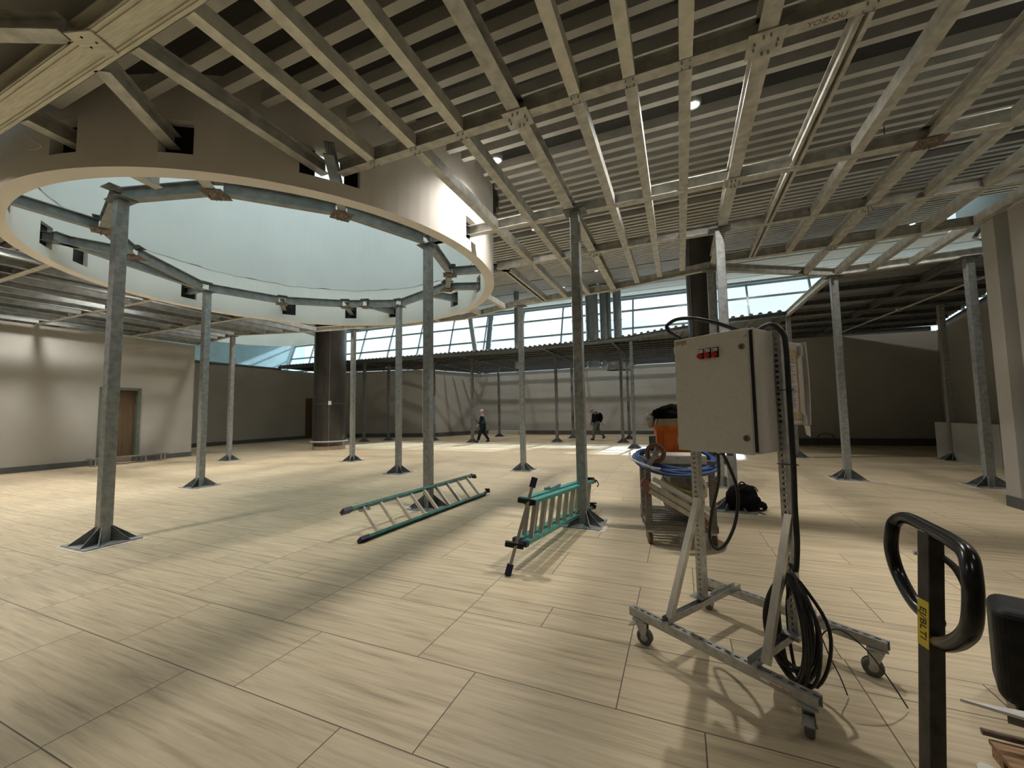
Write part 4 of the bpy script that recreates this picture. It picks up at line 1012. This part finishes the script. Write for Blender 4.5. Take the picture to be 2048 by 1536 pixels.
# ------------------------------------------------------------------ pallet truck in the foreground
HX, HY = 0.885, 0.85
hd = Vector((0.974 - 0.795, 1.0 - 0.70, 0)).normalized()      # along the crossbar, pointing left-away
pf = Vector((hd.y, -hd.x, 0))                                  # away from the loop plane, towards the forks
t = empty('pallet_truck', (0, 0, 0)); tag(t, 'black hand pallet truck whose looped handle stands in the right foreground', 'pallet truck')
cen = Vector((HX, HY, 0))
def hp(a, z, f=0.0): q = cen + hd * a + pf * f; return (q.x, q.y, z)
loop = spline([(.866, .856, 1.055), (.885, .92, 1.062), (.913, .985, 1.10), (.917, 1.003, 1.15), (.922, 1.003, 1.195), (.928, .998, 1.220), (.920, .96, 1.237), (.868, .858, 1.242),
    (.824, .772, 1.243), (.792, .722, 1.238), (.772, .70, 1.213), (.765, .695, 1.172), (.762, .70, 1.127), (.785, .74, 1.085), (.812, .79, 1.05), (.848, .842, 1.025)], 6)
MB().tube(loop, .0138, 18).build('handle_loop', M['blackpaint'], t)
a0 = Vector((.866, .85, 1.238)); a1 = Vector((.790, .85, .28))
pfr = Vector((math.cos(math.radians(-10)), math.sin(math.radians(-10)), 0)); hdr = Vector((-pfr.y, pfr.x, 0))
MB().bar(a0 - pf * .004, a1 - pf * .004, .030, .028, pfr).build('drawbar', M['blackpaint_worn'], t, bevel=.002)
MB().tube(spline([(.868, .845, 1.195), (.874, .822, 1.178), (.868, .800, 1.152), (.856, .785, 1.128)], 5), .0065, 8).bar((.864, .794, 1.145), (.853, .780, 1.118), .015, .010, tuple(pf)).build('release_lever', M['blackpaint_worn'], t)
lab = MB().box(-.0138, .0138, -.0008, .0008, 0, .092).build('yellow_label', M['yellow'], t)
q = Vector((.8500, .85, 0)) - pf * .004 - pfr * .0148
tilt = (a0 - a1).normalized(); nn = hdr.cross(tilt).normalized()
lab.matrix_world = Matrix.Translation((q.x - .0010, q.y, 1.010)) @ Matrix(((hdr.x, -nn.x, tilt.x, 0), (hdr.y, -nn.y, tilt.y, 0), (0, -nn.z, tilt.z, 0), (0, 0, 0, 1)))
tx = bpy.data.curves.new('label_text', 'FONT'); tx.body = 'EJ/BLTI'; tx.size = .022; tx.align_x = 'CENTER'; tx.align_y = 'CENTER'; tx.extrude = .0003
to = bpy.data.objects.new('tmp', tx); COL.objects.link(to); bpy.context.view_layer.update()
tm = bpy.data.meshes.new_from_object(to.evaluated_get(bpy.context.evaluated_depsgraph_get())); bpy.data.objects.remove(to)
tm.transform(Matrix.Translation((0, .0010, .046)) @ Matrix.Rotation(math.radians(90), 4, 'Z') @ Matrix.Rotation(math.radians(90), 4, 'Y') @ Matrix.Rotation(0, 4, 'X'))
tm.materials.clear(); tm.materials.append(M['black'])
to = bpy.data.objects.new('label_text', tm); COL.objects.link(to); to.parent = lab
MB().tube([(.868 - .017, .855 + .012, 1.19), (.868 - .026, .855 + .016, 1.19)], .004, 8).build('screw', M['whitep'], t)
cen = Vector((.80, .85, 0))
# pump body, steering wheel set and forks (below and beside the frame)
fb = cen - hd * 0.0 + pf * .02
MB().box(-.06, .06, -.06, .06, .12, .34).build('pump_body', M['blackpaint_worn'], t, Matrix.Translation((cen.x + pf.x * .05, cen.y + pf.y * .05, 0)) @ Matrix.Rotation(math.atan2(pf.y, pf.x), 4, 'Z'))
for s_ in (-1, 1):
    c0 = cen + hd * (.06 * s_); MB().disc_x((c0.x, c0.y, .09), .09, .05, tuple(hd)).build('steer_wheel', M['tread'], t)
    c1 = cen + hd * (.19 * s_) + pf * .18; c2 = c1 + pf * .45
    MB().bar((c1.x, c1.y, .10), (c2.x, c2.y, .10), .15, .04).build('fork', M['blackpaint_worn'], t)
c1 = cen + hd * .27 + pf * .16; c2 = cen - hd * .27 + pf * .16
MB().bar((c1.x, c1.y, .14), (c2.x, c2.y, .14), .06, .2).build('fork_bridge', M['blackpaint_worn'], t)
for o in t.children: pass

# ------------------------------------------------------------------ black case, panel and pallet at the right edge
t = empty('black_case', (2.645, 1.885, 0), math.radians(-45)); tag(t, 'scuffed black plastic case standing at the right edge of the floor', 'case')
def rbox(name, mat, x0, x1, y0, y1, z0, z1, r, parent):
    o = MB().box(x0, x1, y0, y1, z0, z1).build(name, M[mat], parent); b = o.modifiers.new('bevel', 'BEVEL'); b.width = r; b.segments = 5; return o
rbox('shell', 'black', -.33, .33, -.06, .24, .03, .49, .055, t)
rbox('base', 'black', -.27, .33, -.03, .28, .0, .05, .01, t)
MB().tube(spline([(-.02, -.02, .488), (.1, -.03, .492), (.25, -.03, .484)]), .006, 6).build('lid_seam', M['cab_in'], t)
MB().box(-.16, -.138, -.0625, -.0605, .34, .385).box(-.185, -.175, -.0625, -.0605, .31, .36).box(-.165, -.155, -.0625, -.0605, .20, .26).build('scuff_marks', M['steel_bright'], t)
MB().box(-.08, -.04, -.064, -.0605, .30, .36).build('flower_sticker', M['cab'], t)
t = empty('wall_board', (0, 0, 0)); tag(t, 'thin white board jutting in low at the right edge in front of the black case', 'board')
MB().prism([(1.97, 1.88), (2.57, 1.39), (2.95, 1.46)], .185, .197).build('sheet', M['whitep'], t)
MB().prism([(2.08, 1.80), (2.57, 1.42), (2.85, 1.47)], .150, .185).build('core', M['steel_dark'], t)
t = empty('wooden_boards', (2.035, 1.84, 0), math.radians(-27)); tag(t, 'red-brown wooden boards joined on battens at the bottom right, under the white board', 'boards')
for k in range(4): MB().box(.0 + k * .155, .145 + k * .155, -.75, 0.0, .04, .058).build('plank', M['wood'], t)
for y in (-.7, -.38, -.1): MB().box(.0, .61, y, y + .08, .0, .04).build('batten', M['wood'], t)
o = MB().tube([(2.03, 1.86, .075), (2.10, 1.82, .075), (2.65, 1.55, .075)], .014, 8).build('steel_pipe', M['rust']); tag(o, 'dark rusty bar lying across the corner of the red-brown boards', 'bar')
random.seed(4)
for k in range(3):
    x, y = 1.93 + .045 * k, 1.755 - .06 * k; vs = []
    n = 9
    for j in range(n):
        a = 2 * math.pi * j / n; rr = .055 * random.uniform(.6, 1.2); vs.append((x + rr * math.cos(a), y + rr * math.sin(a) * .8))
    o = MB().prism(vs, .001 + .006 * k, .006 + .006 * k).build('paper_scrap', M['whitep']); tag(o, 'torn white paper scrap on the floor by the pallet, %s' % ('leftmost', 'middle one', 'nearest the pallet')[k], 'paper')

# ------------------------------------------------------------------ small things along the walls
t = empty('low_bench', W(-17.05, 6.55), -TH); tag(t, 'long low board on thin metal legs in front of the brown door', 'bench')
MB().box(-.17, .17, 0, 2.05, .22, .25).build('board', M['woodgrey'], t)
for y in (.12, 1.4, 1.85, 1.95):
    for x in (-.14, .14): MB().box(x - .012, x + .012, y - .012, y + .012, 0, .22).build('leg', M['steel_bright'], t)
t = empty('panel_stack', W(-11.1, 25.3), -TH); tag(t, 'low stack of pale panels at the foot of the back wall', 'panels')
for k in range(5): MB().box(-1.1, 1.1, -.35, .35, .05 * k, .05 * k + .045).build('panel', M['cab'], t)
MB().box(1.15, 1.5, -.2, .2, 0, .12).build('offcut', M['steel_dark'], t)
t = empty('floor_channel', (0, 0, 0)); tag(t, 'dark reddish strip on the floor running along the back and alcove walls', 'strip')
for a, b in (((-14.4, 21.9), (-12.8, 25.2)), ((-12.8, 25.2), (-4.6, 25.2))):
    A = W(*a, .02); B = W(*b, .02); MB().bar(A, B, .06, .04).build('strip_length', M['carpet_strip'], t)
o = MB().tube(spline([W(4.95, 19.2, .0), W(4.93, 19.2, .35), W(5.15, 19.2, .48), W(5.4, 19.2, .42), W(5.45, 19.2, .3)]), .012, 6).build('cable_stub', M['rubber']); tag(o, 'thin cable loop sticking out at the foot of the shaded right wall', 'cable')
o = MB().tube(spline([W(-5.78, 1.62, 4.29), W(-5.72, 1.66, 4.22), W(-5.66, 1.70, 4.17), W(-5.70, 1.68, 4.13), W(-5.82, 1.64, 4.15)]), .004, 6).build('white_wire', M['whitep']); tag(o, 'small white wire curl hanging below the wide near beam', 'wire')
for (u, v) in ((1.55, 4.35), (3.05, 7.6)):
    o = MB().tube([W(u, v, zc(v) + .3), W(u, v, zc(v) - .28), W(u + .01, v - .02, zc(v) - .32)], .006, 6).build('hanger_rod', M['black']); tag(o, 'thin dark rod hanging from the ceiling slats, %s one' % ('nearer' if v < 5 else 'further'), 'rod')

# ------------------------------------------------------------------ people
def skinned(name, mat, V, E, R, parent, sub=2, root=0):
    me = bpy.data.meshes.new(name); me.from_pydata([tuple(v) for v in V], E, []); me.update(); me.materials.append(M[mat])
    o = bpy.data.objects.new(name, me); COL.objects.link(o); o.parent = parent
    sk = o.modifiers.new('skin', 'SKIN')
    lay = me.skin_vertices[0] if me.skin_vertices else None
    if lay is None:
        bm = bmesh.new(); bm.from_mesh(me); bm.verts.layers.skin.verify(); bm.to_mesh(me); bm.free(); lay = me.skin_vertices[0]
    for i, r in enumerate(R):
        rr = r if isinstance(r, tuple) else (r, r)
        lay.data[i].radius = rr; lay.data[i].use_root = (i == root)
    sk.use_smooth_shade = True
    sb = o.modifiers.new('subd', 'SUBSURF'); sb.levels = sub; sb.render_levels = sub
    return o
def person(loc, rz, label, P, jacket, sleeves, trousers, sc=1.0, jl=-.02):
    t = empty('person', loc, rz); t.scale = (sc, sc, sc); tag(t, label, 'person')
    V = []; E = []; R = []
    def add(p, r, pr=None):
        V.append(p); R.append(r)
        if pr is not None: E.append((pr, len(V) - 1))
        return len(V) - 1
    pel = add(P['pelvis'], .115); ab = add(P['waist'], .11, pel); ch = add(P['chest'], .125, ab); nk = add(P['neck'], .052, ch)
    h0 = add(P['head0'], .075, nk); h1 = add(P['head1'], .088, h0); h2 = add(P['head2'], .065, h1)
    for s_ in ('L', 'R'):
        sh_ = add(P['sh' + s_], .062, ch); el = add(P['el' + s_], .045, sh_); wr = add(P['wr' + s_], .028, el); pm = add(P['pm' + s_], .034, wr)
        base = Vector(P['pm' + s_]); dn_ = (base - Vector(P['wr' + s_])).normalized()
        sd = Vector((1, 0, 0)) if abs(dn_.x) < .8 else Vector((0, 0, 1)); sd = (sd - dn_ * sd.dot(dn_)).normalized()
        for j, (o_, ln) in enumerate(((-.030, .055), (-.010, .068), (.010, .066), (.030, .052))):
            f1 = base + dn_ * .035 + sd * o_; k1 = add(f1, .010, pm); f2 = f1 + dn_ * ln * .55 + Vector((0, .006, 0)); k2 = add(f2, .009, k1); add(f2 + dn_ * ln * .45 + Vector((0, .016, 0)), .007, k2)
        th = add(base - dn_ * .01 + sd * .04, .011, pm); add(base + dn_ * .03 + sd * .058, .009, th)
        hp_ = add(P['hp' + s_], .088, pel); kn = add(P['kn' + s_], .055, hp_); an = add(P['an' + s_], .038, kn); add(P['toe' + s_], .032, an)
    skinned('body', 'skin', V, E, R, t)
    # jacket with sleeves
    V2 = []; E2 = []; R2 = []
    def a2(p, r, pr=None):
        V2.append(p); R2.append(r)
        if pr is not None: E2.append((pr, len(V2) - 1))
        return len(V2) - 1
    lo = a2(Vector(P['pelvis']) + Vector((0, 0, jl)), .215); w_ = a2(P['waist'], .215, lo); c = a2(P['chest'], .235, w_); n_ = a2(Vector(P['neck']) + Vector((-.012, 0, .0)), .095, c)
    a2(Vector(P['shL']) + Vector((0, -.02, 0)), .11, c); a2(Vector(P['shR']) + Vector((0, .02, 0)), .11, c)
    skinned(jacket[0], jacket[1], V2, E2, R2, t)
    for s_ in ('L', 'R'):
        skinned('sleeve', sleeves, [P['sh' + s_], P['el' + s_], P['wr' + s_]], [(0, 1), (1, 2)], [.105, .080, .060], t)
        sh_ = skinned('shoe', 'shoe', [Vector(P['an' + s_]) + Vector((-.045, 0, -.035)), Vector(P['an' + s_]) + Vector((.03, 0, -.03)), Vector(P['toe' + s_]) + Vector((.02, 0, 0))], [(0, 1), (1, 2)], [.062, .066, .046], t)
    k = skinned('trousers', trousers, [P['pelvis'], P['hpL'], P['knL'], Vector(P['anL']) + Vector((0, 0, .0)), P['hpR'], P['knR'], Vector(P['anR']) + Vector((0, 0, .0))],
                [(0, 1), (1, 2), (2, 3), (0, 4), (4, 5), (5, 6)], [.16, .13, .095, .07, .13, .095, .07], t)
    # face and hair
    hc = Vector(P['head1']); fwd = (Vector(P['face']) - hc).normalized(); upv = Vector((0, 0, 1)); lf = upv.cross(fwd).normalized()
    MB().tube([hc + fwd * .082 + upv * .0, hc + fwd * .097 - upv * .022], .011, 8).build('nose', M['skin'], t)
    for s_ in (-1, 1):
        e_ = blob('eye', 'black', tuple(hc + fwd * .083 + lf * (.03 * s_) + upv * .012), (.010, .010, .008), 1, 1, 0); e_.parent = t
        e_ = blob('ear', 'skin', tuple(hc + lf * (.088 * s_)), (.015, .012, .03), 1, 2, 0); e_.parent = t
    MB().bar(hc + fwd * .084 - lf * .025 - upv * .052, hc + fwd * .084 + lf * .025 - upv * .052, .008, .008).build('mouth', M['pink'], t)
    h_ = blob('hair', 'hair_grey', tuple(hc - fwd * .020 + upv * .042), (.102, .102, .082), 4, 3, .06); h_.parent = t
    return t
# walking: local +x is the walking direction
P1 = dict(pelvis=(0, 0, .90), waist=(.0, 0, 1.08), chest=(.02, 0, 1.30), neck=(.05, 0, 1.46), head0=(.07, 0, 1.53), head1=(.085, 0, 1.60), head2=(.08, 0, 1.665), face=(.18, .12, 1.59),
          shL=(.02, .17, 1.38), shR=(.02, -.17, 1.38), elL=(.06, .22, 1.12), elR=(-.02, -.21, 1.13), wrL=(.20, .20, .95), wrR=(.06, -.22, .90), pmL=(.26, .19, .89), pmR=(.09, -.22, .83),
          hpL=(.0, .09, .86), hpR=(.0, -.09, .86), knL=(.14, .10, .50), knR=(-.06, -.10, .48), anL=(.26, .10, .09), anR=(-.30, -.10, .12), toeL=(.42, .10, .045), toeR=(-.17, -.10, .04))
person((-1.50, 20.3, 0), math.pi, 'person in an olive vest over dark sleeves walking left, face turned to the room', P1, ('vest', 'vest_olive'), 'jacket_dark', 'jeans_dark', 0.965)
P2 = dict(pelvis=(0, 0, .90), waist=(.03, 0, 1.08), chest=(.08, 0, 1.28), neck=(.17, 0, 1.43), head0=(.22, 0, 1.47), head1=(.255, 0, 1.525), head2=(.255, 0, 1.59), face=(.36, .03, 1.44),
          shL=(.08, .17, 1.37), shR=(.08, -.17, 1.37), elL=(.08, .22, 1.10), elR=(.10, -.21, 1.10), wrL=(.20, .19, .90), wrR=(.20, -.19, .92), pmL=(.24, .18, .84), pmR=(.24, -.18, .86),
          hpL=(.0, .09, .86), hpR=(.0, -.09, .86), knL=(.16, .10, .49), knR=(-.12, -.10, .49), anL=(.18, .10, .09), anR=(-.42, -.10, .19), toeL=(.33, .10, .045), toeR=(-.36, -.10, .05))
person((4.30, 20.72, 0), math.pi, 'person in a dark jacket and grey jeans walking left with head bowed', P2, ('jacket', 'jacket_dark'), 'jacket_dark', 'jeans_grey', 0.985, -.12)
t = empty('carried_backpack', (4.30, 20.72, 0), math.pi); t.scale = (.985,) * 3; tag(t, 'black backpack worn by the person with the bowed head', 'backpack')
b_ = blob('bag', 'cloth', (-.20, 0, 1.16), (.14, .16, .26), 12, 3, .12, 1.6); b_.parent = t
MB().tube(spline([(-.16, -.12, 1.36), (-.02, -.15, 1.46), (.12, -.15, 1.36), (.10, -.16, 1.15), (-.1, -.15, 1.0)]), .018, 8).build('shoulder_strap', M['cloth'], t)
MB().tube(spline([(-.26, -.05, .93), (-.34, -.05, .82), (-.42, -.05, .74)]), .008, 6).build('loose_strap', M['cloth'], t)
